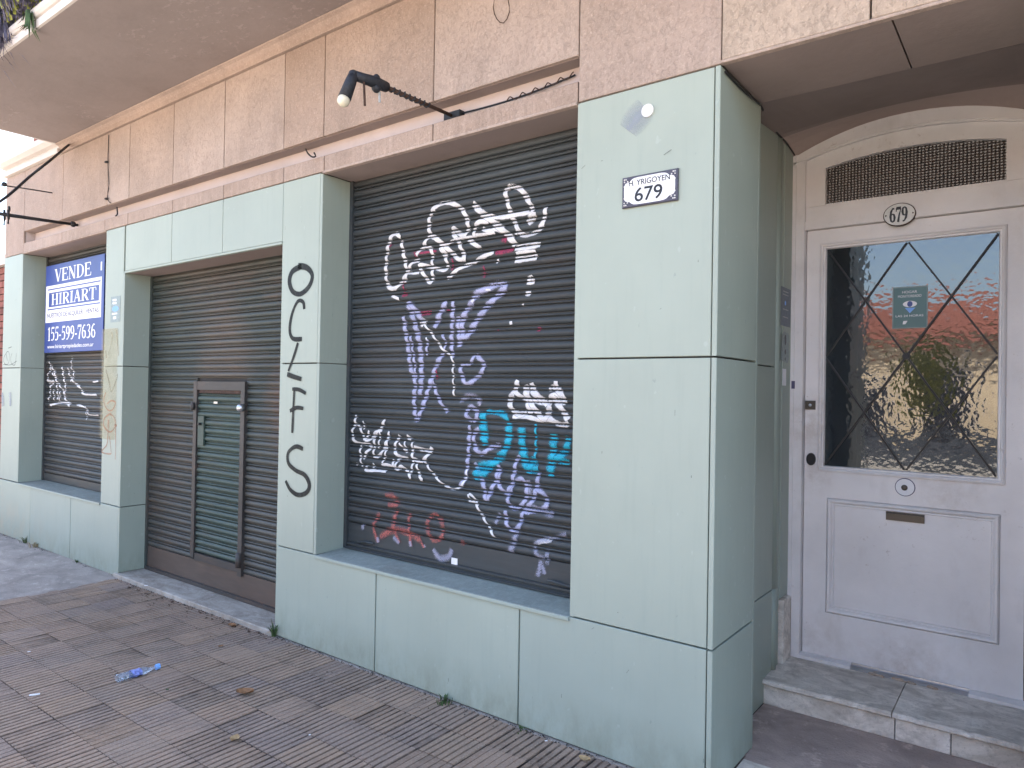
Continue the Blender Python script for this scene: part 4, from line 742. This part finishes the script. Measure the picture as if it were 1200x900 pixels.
# oval number
yo = DY-.035; a = P(1035, 251, 1, yo); b = P(1073.5, 251, 1, yo); cz = P(1054, 251.5, 1, yo).z; hz = (P(1054, 238, 1, yo).z-P(1054, 265, 1, yo).z)/2
on = empty('oval_number_plate', ((a.x+b.x)/2, yo, cz-hz), 'oval enamel plate with black number 679 above the entrance door', 'sign')
cxx = (a.x+b.x)/2; hw = (b.x-a.x)/2; MB().disc((cxx, cz), hw, hz, yo-.003, yo+.012, 32).build('rim', 'rust', on); MB().disc((cxx, cz), hw*.94, hz*.93, yo-.0065, yo-.0031, 32).build('enamel_face', 'enamel', on)
serif('679', 'number', 'black', on, cxx-hw*.60, cxx+hw*.52, cz-hz*.66, cz+hz*.64, yo-.0072, 0, 1.45)
for s in (-1, 1): MB().ball((cxx+s*hw*.82, yo-.0068, cz), .004, 6, 4).build('screw', 'rust', on)
# sticker behind the lattice
ys_ = YF+.0128; a = P(1046, 337, 1, ys_); b = P(1087, 384, 1, ys_)
ss = empty('window_sticker', ((a.x+b.x)/2, ys_, b.z), 'teal sticker with an eye stuck on the glass of the entrance door', 'sticker')
MB().box(a.x, b.x, ys_, ys_+.0008, b.z, a.z).build('backing', 'teal', ss); W = b.x-a.x; Hh = a.z-b.z; f = lambda u, v: (a.x+u*W, b.z+v*Hh)
for u0, u1, v0, v1 in ((0, .03, 0, 1), (.97, 1, 0, 1), (.03, .97, 0, .02), (.03, .97, .975, 1)): MB().box(*[f(u, 0)[0] for u in (u0, u1)], ys_-.0006, ys_-.0001, f(0, v0)[1], f(0, v1)[1]).build('border', 'stick2', ss)
txt('HOGAR', 'lettering', 'white', ss, f(.28, 0)[0], f(.70, 0)[0], f(0, .84)[1], f(0, .90)[1], ys_-.0006); txt('MONITOREADO', 'lettering', 'white', ss, f(.16, 0)[0], f(.82, 0)[0], f(0, .74)[1], f(0, .80)[1], ys_-.0006)
txt('LAS 24 HORAS', 'lettering', 'white', ss, f(.10, 0)[0], f(.88, 0)[0], f(0, .275)[1], f(0, .325)[1], ys_-.0006)
MB().disc(f(.5, .58), .20*W, .075*Hh, ys_-.0008, ys_-.0003, 20).build('eye', 'white', ss); MB().disc(f(.5, .58), .075*W, .07*Hh, ys_-.0014, ys_-.0009, 16).build('iris', 'blue', ss)
m = MB(); m.add([(*f(.36, .49)[:1], ys_-.0008, f(.36, .49)[1]), (f(.66, .49)[0], ys_-.0008, f(.66, .49)[1]), (f(.5, .36)[0], ys_-.0008, f(.5, .36)[1])], [(0, 2, 1)]); m.build('triangle', 'eyeblue', ss)
m = MB(); m.add([(f(u, v)[0], ys_-.0008, f(u, v)[1]) for u, v in ((.30, .10), (.38, .10), (.44, .18), (.32, .18))], [(0, 1, 2, 3)]); m.build('mark', 'white', ss)
# stickers on the recess side (plane x = RC+.004)
def side_quad(px0, py0, px1, py1, xf): a = P(px0, py0, 0, xf); b = P(px1, py1, 0, xf); return a, b
xf = RC+.0052; a = P(915.5, 335, 0, xf); b = P(926, 384, 0, xf)
w1 = empty('alarm_sticker', (xf, (a.y+b.y)/2, b.z), 'dark slate alarm sticker on the green side of the door recess', 'sticker')
MB().box(xf-.001, xf, a.y, b.y, b.z, a.z).build('backing', 'stick', w1)
for t, k in ((.88, .10), (.80, .14), (.42, .12), (.22, .1)): MB().box(xf+.0002, xf+.0006, a.y+(b.y-a.y)*.2, a.y+(b.y-a.y)*.75, b.z+(a.z-b.z)*t, b.z+(a.z-b.z)*(t+.025)).build('printed_bar', 'torn', w1)
m = MB(); m.ball((xf, a.y+(b.y-a.y)*.45, b.z+(a.z-b.z)*.6), .013, 10, 6, (.1, 1, 1)); m.build('printed_eye', 'eyeblue', w1)
a2 = P(915.5, 387, 0, xf); b2 = P(925, 426, 0, xf); w2 = empty('torn_sticker', (xf, (a2.y+b2.y)/2, b2.z), 'torn grey sticker with dark blots just below the slate one in the recess', 'sticker')
rr = random.Random(2); pts = []
for k in range(18): t = 2*pi*k/18; pts.append((xf, (a2.y+b2.y)/2+(b2.y-a2.y)*.5*max(-1, min(1, 1.3*cos(t)))*(1-.2*rr.random()), (a2.z+b2.z)/2+(a2.z-b2.z)*.5*max(-1, min(1, 1.3*sin(t)))*(1-.12*rr.random())))
MB().add(pts, [tuple(range(18))]).build('paper', 'stick2', w2)
for t, r_ in ((.78, .016), (.66, .014), (.35, .012), (.12, .008)): m = MB(); m.ball((xf+.0004, (a2.y+b2.y)/2, b2.z+(a2.z-b2.z)*t), r_, 8, 6, (.05, 1, 1.2)); m.build('dark_blot', 'black', w2)
a3 = P(917, 432, 0, xf); b3 = P(921, 452, 0, xf); m = MB().box(xf-.0005, xf+.0003, a3.y, b3.y, b3.z, a3.z); tag(m.build('paper_scrap', 'white'), 'white strip of paper left on the recess wall below the torn sticker', 'paper scrap')
a = P(927.5, 449, 1, DY-.0555); tag(MB().box(a.x, a.x+.018, DY-.0562, DY-.0552, a.z-.03, a.z+.012).build('frame_sticker', 'grey'), 'tiny grey sticker on the left jamb of the door frame', 'sticker')
# ------------------------------------------------------------------ lamp arms, wires, cables
def arm(x, z, L, rise, label, bulb=True, dx=0.):
    o = empty('wall_lamp', (x, .0, z), label, 'wall lamp', 'old lamp arms on the facade')
    y1 = .095; tip = Vector((x+dx, y1-L, z+rise))
    MB().tube([(x, y1, z), tip.lerp(Vector((x, y1, z)), .5), tip], [.010, .012, .013], 8).build('arm', 'rust', o, smooth=True)
    MB().slab(x-.05, x+.05, .06, .097, z-.025, z+.018, 'y', .003).build('bracket', 'iron', o)
    return o, tip
bp = P(531, 136, 1, .07)
o, tip = arm(bp.x, bp.z, .78, .0, 'black wall lamp arm with a pale bulb above the graffiti shutter')
# tip follows the photograph's direction
dirv = Vector((0, -1, 0)); e1 = P(441, 97, 0, bp.x-.02); e2 = P(414, 88, 0, bp.x-.05); e3 = P(401, 122, 0, bp.x-.06)
for ch in list(o.children): bpy.data.objects.remove(ch)
MB().tube([(bp.x, .08, bp.z), tuple(e1)], [.009, .011], 8).build('arm', 'rust', o, smooth=True)
MB().slab(bp.x-.055, bp.x+.055, .055, .097, bp.z-.022, bp.z+.020, 'y', .003).build('bracket', 'iron', o)
wr = MB(); rr = random.Random(4); st = Vector((bp.x, .08, bp.z)); pp = []
for k in range(60):
    t = .35+.65*k/59; c = st.lerp(e1, t); pp.append(c+Vector((sin(k*1.1)*.013, 0, cos(k*1.1)*.013)))
wr.tube(pp, .0045, 5).build('wound_wire', 'tape', o)
m = MB().tube([e1+(st-e1)*.12, e1, e1.lerp(e2, .5), e2], [.024, .028, .024, .022], 10); m.ball(tuple(e1+Vector((0, 0, .022))), .018, 8, 6); m.ball(tuple(e1+Vector((0, 0, -.025))), .022, 8, 6); m.ball(tuple(e2), .0235, 10, 8); m.build('elbow', 'tape', o, smooth=True)
dn = (e3-e2); m = MB().tube([e2, e2+dn*.2, e2+dn*.8], [.022, .026, .030], 12); m.build('lamp_socket', 'tape', o, smooth=True)
MB().ball(tuple(e2+dn*.88), .029, 14, 10, (1, 1, 1)).build('bulb', 'bulb', o, smooth=True)
for px in (426.5, 444):
    b0 = P(px, 96, 0, bp.x-.02); b1 = P(px+1, 124 if px < 430 else 120, 0, bp.x-.02); MB().tube([b0, b1], .0055, 6).build('hanging_clip', 'rust' if px < 430 else 'torn', o)
bq = P(87, 263, 1, .06)
o2 = empty('wall_lamp', (bq.x, 0, bq.z), 'bare dark pole arm with tangled wires sticking out at the left end', 'wall lamp', 'old lamp arms on the facade')
f1 = P(-25, 247, 0, bq.x-.03)
MB().tube([(bq.x, .09, bq.z), tuple(f1)], [.012, .018], 8).build('arm', 'iron', o2, smooth=True); MB().ball((bq.x, .05, bq.z), .026, 8, 6).build('bracket', 'iron', o2)
g1 = P(5, 250, 0, bq.x-.03)
for k, (dx, dz) in enumerate(((0, -.10), (.03, -.09), (-.02, .07))): MB().tube([g1+Vector((dx, .02*k, .03)), g1+Vector((dx+.01, .02*k, dz*.5)), g1+Vector((dx, .02*k, dz))], .010, 6).build('hanging_clip', 'iron', o2)
def cable(name, pts, r, label, mat='cable', cat='cable', sag=.0):
    q = smooth([Vector(p) for p in pts], .03); return tag(MB().tube(q, r, 6).build(name, mat, smooth=True), label, cat)
cable('overhead_cable', [P(82.5, 168, 2, 3.745), P(60, 187, 1, -.4), P(36, 206, 1, -.55), P(0, 236, 1, -.8), P(-60, 268, 1, -1.1)], .010, 'thick black cable sagging from the balcony underside to the left')
cable('overhead_cable', [P(61, 226, 1, .0), P(30, 221, 1, -.3), P(-20, 214, 1, -.9)], .006, 'thin straight black wire left of the balcony, below the thick cable')
MB_ = MB().ball(tuple(P(5, 216, 1, -.6)), .02, 8, 6); tag(MB_.build('cable_insulator', 'cable'), 'small dark insulator clamped on the thin wire at the left', 'insulator')
tw = []
for k in range(50): t = k/49; p = P(536+(674-536)*t, 134+(88-134)*t+4*sin(pi*t), 1, .085); tw.append(p)
cable('lamp_wire', tw[::5]+[tw[-1]], .0045, 'black wire running from the lamp bracket along the stone groove')
tw2 = [p+Vector((0, -.012+.006*cos(i*1.2), .010*sin(i*1.2))) for i, p in enumerate(tw) if i > 20]
cable('twisted_wire', tw2, .003, 'thin wire twisted round the lamp wire in the stone groove', 'rust')
cable('loose_wire', [P(582, -12, 1, -.012), P(578, 8, 1, -.012), P(582, 22, 1, -.012), P(590, 27, 1, -.012), P(597, 14, 1, -.012), P(594, -8, 1, -.012)], .0022, 'thin wire loop hanging over the stone panel at the top', 'rust')
cable('wire_hook', [P(358, 174, 1, .09), P(361, 180, 1, .0), P(366, 184, 1, -.03), P(370, 183, 1, -.03), P(368, 179, 1, -.03)], .005, 'small bent wire hook below the stone panels between both shutters')
cable('wire_hook', [P(137, 243, 1, .04), P(137.5, 251, 1, -.01), P(135.5, 253, 1, -.02)], .006, 'short bent wire hook under the stone band left of the garage')
cable('wall_wire', [P(127.5, 158, 1, -.008), P(126.5, 190, 1, -.010), P(127.5, 215, 1, -.008), P(126, 233, 1, -.012), P(130, 238, 1, -.012)], .0035, 'thin vertical wire down a stone joint near the balcony end')
for py, l in ((190, 'upper small dark clip on the vertical wall wire'), (233, 'lower small dark clip on the vertical wall wire')):
    p = P(125, py, 1, -.01); tag(MB().ball((p.x, -.012, p.z), .016, 8, 6, (1.4, 1, .6)).build('wire_clip', 'iron'), l, 'clip')
cable('corner_wire', [P(850, 84, 0, X7+.006), P(872, 107, 0, X7+.006), P(890, 122, 0, X7+.006), P(898, 138, 0, RC+.01), P(911, 156, 0, RC+.01), P(922, 168, 0, RC+.01), P(934, 186, 0, RC+.01)], .0045, 'dark wire along the ceiling corner of the door recess')
# ------------------------------------------------------------------ plants, litter
def blades(m, c, n, h, spread, rnd, w=.004, lean=.6, down=False):
    for k in range(n):
        a = rnd.random()*2*pi; d = Vector((cos(a), sin(a), 0)); b = Vector(c)+d*spread*rnd.random(); hh = h*(.4+.6*rnd.random()); s = Vector((-d.y, d.x, 0))*w
        up = -1 if down else 1; mid = b+d*hh*lean*.4*rnd.random()+Vector((0, 0, hh*.55*up)); tp = b+d*hh*lean*(.3+rnd.random()*.7)+Vector((0, 0, hh*(1 if not down else -1)*(.6+.4*rnd.random())))
        m.add([b-s*.7, b+s*.7, mid+s, mid-s, tp], [(0, 1, 2, 3), (3, 2, 4)])
rw = random.Random(21)
def weed(px, py, n, h, sp, label, mat='weed', dz=0., yw_=None):
    p = P(px, py, 2, 0); p.y = min(p.y, -.012); m = MB(); blades(m, (p.x, p.y, 0), n, h, sp, rw, .004); tag(m.build('weed', mat, origin=(p.x, p.y, 0)), label, 'weed')
weed(325, 744, 26, .12, .025, 'green weed tuft at the foot of the pier right of the garage')
weed(521, 823, 40, .045, .045, 'low weed clump along the wall foot under the graffiti window')
weed(42, 641, 40, .07, .06, 'small weed clump at the wall foot at far left', 'straw'); weed(30, 637, 24, .10, .05, 'dry grassy weed by the far left wall foot, next to the clump')
weed(92, 659, 14, .035, .03, 'tiny weed at the joint of the plinth left of the garage')
weed(612, 855, 14, .02, .05, 'thin moss like weed at the wall foot below the right plinth joint')
def leafobj(px, py, s, mat, label, rot=0., cat='leaf', name='dry_leaf'):
    p = P(px, py, 2, .002); m = MB(); n = 7; L = []
    for i in range(n):
        t = i/(n-1); wd = s*.42*sin(pi*min(1, t*.95+.03))**.8; z = .004+.5*s*.35*(t-.5)**2*4*.5
        for j, k in enumerate((-1, -.4, 0, .4, 1)): m.v.append(((t-.5)*s, k*wd, z+abs(k)*s*.16))
    for i in range(n-1):
        for j in range(4): m.f.append((i*5+j, i*5+j+1, i*5+j+6, i*5+j+5))
    me = m.build(name, mat, smooth=True); me.location = (p.x, p.y, 0); me.rotation_euler = (0, 0, rot); return tag(me, label, cat)
leafobj(287, 813, .085, 'leafd', 'large reddish brown dry leaf on the tiles below the garage sill', .7)
leafobj(275, 867, .05, 'leafp', 'curled pale orange leaf on a tile joint near the bottom', 2.)
leafobj(272, 734, .06, 'leafd', 'brown dry leaf beside the marble garage sill', .3)
leafobj(259, 758, .03, 'leafd', 'small brown leaf fragment left of the big reddish leaf', 1.3)
leafobj(685, 891, .05, 'leafp', 'pale crumpled leaf against the wall foot at bottom centre', .2)
leafobj(196, 809, .02, 'weed', 'tiny dark green leaf on the tiles right of the bottle', .2)
deb = MB(); rd = random.Random(6)
for k in range(150):
    t = rd.random(); px = 150+190*t; py = 686+62*t+rd.random()*rd.random()*16+2; p = P(px, py, 2, 0)
    if p.y > -.03: continue
    a = rd.random()*6; s = .004+.009*rd.random(); d = Vector((cos(a), sin(a), 0))*s; e = Vector((-d.y, d.x, 0))*.5; c = Vector((p.x, p.y, .003)); deb.add([c-d, c+e+Vector((0, 0, s*.5)), c+d, c-e], [(0, 1, 2, 3)])
tag(deb.build('leaf_crumbs', 'rust'), 'brown leaf crumbs scattered along the marble garage sill', 'leaf litter', kind='stuff')
deb = MB(); rd = random.Random(16)
for k in range(1500):
    x = rd.uniform(X0, X7+.05); y = -.004-abs(rd.gauss(0, .014)) if rd.random() < .8 else -abs(rd.gauss(0, .12))-.01
    if X3-.05 < x < X4: y -= .022
    a = rd.random()*6; s = .0018+.004*rd.random()**2; d = Vector((cos(a), sin(a), 0))*s; e = Vector((-d.y, d.x, 0))*.7; c = Vector((x, y, .0005)); deb.add([c-d, c-e, c+d, c+e, c+Vector((0, 0, s*.9))], [(0, 1, 4), (1, 2, 4), (2, 3, 4), (3, 0, 4)])
tag(deb.build('grit', 'dirt'), 'dark grit gathered along the foot of the facade', 'grit', kind='stuff')
def scrap(px, py, s, label, mat='white'):
    p = P(px, py, 2, .003); m = MB().box(-s, s, -s*.25, s*.25, 0, .004); o = m.build('paper_scrap', mat); o.location = (p.x, p.y, .001); o.rotation_euler = (0, 0, 1.05); tag(o, label, 'litter')
scrap(40.5, 814, .022, 'thin white cigarette end on the tiles at lower left'); scrap(34, 763.5, .007, 'tiny white crumb of paper on the tiles above the cigarette end')
scrap(363, 861, .005, 'tiny white chip on a tile joint near the bottom'); scrap(640, 868, .006, 'tiny white chip at the wall foot')
scrap(171, 691, .012, 'small white scrap on the left end of the marble sill')
bpy.data.objects['paper_scrap.005'].location.z = .032 if 'paper_scrap.005' in bpy.data.objects else 0
# bottle
b0, b1 = P(137, 794, 2, .02), P(186, 780, 2, .02)
bo = empty('plastic_bottle', ((b0.x+b1.x)/2, (b0.y+b1.y)/2, 0), 'crushed clear plastic bottle with blue label lying on the tiles', 'bottle')
ax = (b1-b0); L = ax.length; ax.normalize(); sd = Vector((-ax.y, ax.x, 0)); rb = random.Random(5); m = MB(); NN = 22; K = 12; lab = MB()
def bprof(t): return .030 if t < .62 else (.030-.020*(t-.62)/.25 if t < .87 else .011)
for i in range(NN+1):
    t = i/NN; c = b0+ax*L*t; c.z = .0
    for k in range(K):
        u = 2*pi*k/K; r_ = bprof(t)*(1+.18*rb.uniform(-1, 1)*(1 if t < .8 else .2)); v = c+sd*r_*cos(u)+Vector((0, 0, .016+.55*r_*sin(u))); m.v.append(tuple(v))
        if .28 < t < .56: v2 = c+sd*(r_*1.04+.001)*cos(u)+Vector((0, 0, .016+(.55*r_+.0015)*sin(u))); lab.v.append(tuple(v2))
for i in range(NN):
    for k in range(K): m.f.append((i*K+k, i*K+(k+1) % K, (i+1)*K+(k+1) % K, (i+1)*K+k))
nl = len(lab.v)//K
for i in range(nl-1):
    for k in range(K): lab.f.append((i*K+k, i*K+(k+1) % K, (i+1)*K+(k+1) % K, (i+1)*K+k))
m.build('bottle_body', 'pet', bo, smooth=True); lab.build('label', 'label', bo); MB().tube([b0+ax*L*.93+Vector((0, 0, -.004)), b0+ax*L*1.02+Vector((0, 0, -.004))], .015, 10).build('cap', 'eyeblue', bo)
# balcony plants
def plant(name, pts, mats, label, rnd):
    o = empty(name, pts[0][0], label, 'plant')
    for nm, mat, n, h, sp, w_, down in mats:
        m = MB()
        for c, k in pts: blades(m, c, int(n*k), h, sp, rnd, w_, .9, down)
        m.build(nm, mat, o)
    return o
rl = random.Random(31); base = [((x, BY-.02+.03*sin(x*9), 3.885), 1.) for x in [-6.9+.13*i for i in range(16)]]
lv = plant('balcony_shrub', base, (('foliage', 'lav', 70, .42, .13, .006, False), ('yellow_leaves', 'lime', 9, .34, .12, .012, False), ('dry_stems', 'straw', 10, .40, .10, .003, False)), 'grey purple shrub with dry stems growing along the balcony edge at top left', rl)
m = MB(); c = P(3, 45, 1, BY-.05)
for k in range(4): blades(m, (c.x-.12*k, BY-.05, c.z+.10), 60, .26, .07, rl, .004, .9, True)
m.build('hanging_twigs', 'lav', lv)
c = P(35, 14, 1, BY-.045); m = MB(); blades(m, (c.x, BY-.045, c.z), 42, .20, .035, rl, .006, .35, True); tag(m.build('hanging_weed', 'weed', origin=tuple(c)), 'green weed hanging over the pale balcony moulding', 'weed')
# ------------------------------------------------------------------ across the street (seen in the door glass)
def house(x0, x1, y, eave, ridge, mat, label, openings, depth=7):
    h = empty('house', ((x0+x1)/2, y-depth/2, 0), label, 'house')
    wl = MB().box(x0, x1, y-depth, y, -.05, eave).build('wall', mat, h)
    rf = MB().add([(x0-.3, y+.45, eave-.05), (x1+.3, y+.45, eave-.05), (x1+.3, y-depth/2, ridge), (x0-.3, y-depth/2, ridge), (x0-.3, y-depth-.4, eave-.05), (x1+.3, y-depth-.4, eave-.05)], [(0, 1, 2, 3), (3, 2, 5, 4), (0, 3, 4), (1, 5, 2), (0, 4, 5, 1)]).build('roof', 'roof', h)
    m = MB(); n = int((x1-x0+.6)/.22)
    for i in range(n): x = x0-.2+i*.22; m.tube([(x, y+.46, eave-.03), (x, y-depth/2, ridge+.02)], .07, 6)
    tag(m.build('roof_tiles', 'roof', rf), kind='stuff')
    for (a, b, c, d, kind) in openings:
        f = MB().box(a-.08, b+.08, y-.02, y+.05, c-.08, d+.08).build('window' if kind == 'w' else 'door', 'cornice' if kind == 'w' else 'wood', h)
        if kind == 'w': MB().box(a, b, y+.051, y+.06, c, d).build('pane', 'shade', f)
    return h
house(-9.5, 1.0, -15, 3.1, 4.45, 'house', 'cream house with red tiled roof across the street, mirrored in the door glass', [(-8.5, -7.2, 1, 2.3, 'w'), (-6.2, -5.2, 0, 2.2, 'd'), (-4.4, -3.3, .15, 1.9, 'w'), (-2.5, -1.5, .15, 2.3, 'w')])
house(1.6, 9.0, -14.8, 3.0, 4.4, 'house2', 'ochre house with red tiled roof right of the cream one across the street', [(2.2, 3.4, 1, 2.2, 'w'), (4.5, 5.5, 0, 2.2, 'd')])
house(-19, -10, -15.3, 3.4, 5.0, 'house2', 'long ochre house with red roof farthest left across the street', [(-17, -15, 1, 2.3, 'w'), (-13, -12, 0, 2.2, 'd')])
gw = empty('added_dark_wall', (-1, -12.6, 0), 'low dark wall added across the street to darken the foot of the door glass reflection', 'wall')
MB().box(-7, 6, -12.75, -12.55, -.05, .70).build('wall', 'slate', gw); MB().box(-7.05, 6.05, -12.8, -12.5, .701, .76).build('coping', 'slate', gw)  # invented wall, there to darken the bottom of the glass reflection
def tree(x, y, h, label, seed, r=1.6):
    t = empty('street_tree', (x, y, 0), label, 'tree'); rd = random.Random(seed)
    m = MB().tube([(x, y, -.1), (x+.05, y, h*.3), (x-.05, y+.1, h*.55)], [.16, .12, .09], 10)
    for k in range(6): a = k*1.05; m.tube([(x, y, h*.42), (x+cos(a)*r*.4, y+sin(a)*r*.4, h*.65), (x+cos(a)*r*.7, y+sin(a)*r*.7, h*.85)], [.06, .04, .015], 6)
    m.build('trunk', 'bark', t); c = MB()
    for k in range(2600):
        while True:
            v = Vector((rd.uniform(-1, 1), rd.uniform(-1, 1), rd.uniform(-1, 1)))
            if .25 < v.length < 1: break
        if sin(v.x*5+seed)*sin(v.y*5)*sin(v.z*6+1) > .25: continue
        p = Vector((x+v.x*r, y+v.y*r, h*.72+v.z*h*.33)); a = Vector((rd.uniform(-1, 1), rd.uniform(-1, 1), rd.uniform(-1, 1))).normalized()*.09; b = a.orthogonal().normalized()*.05; c.add([p-a, p+b, p+a, p-b], [(0, 1, 2, 3)])
    c.build('crown', 'leaf', t)
tree(-2.15, -12.9, 2.7, 'yellow green street tree across the street mirrored in the door glass', 3, .5)
tree(-11.5, -12.3, 5.5, 'taller street tree across the street at far left', 5, 1.8)
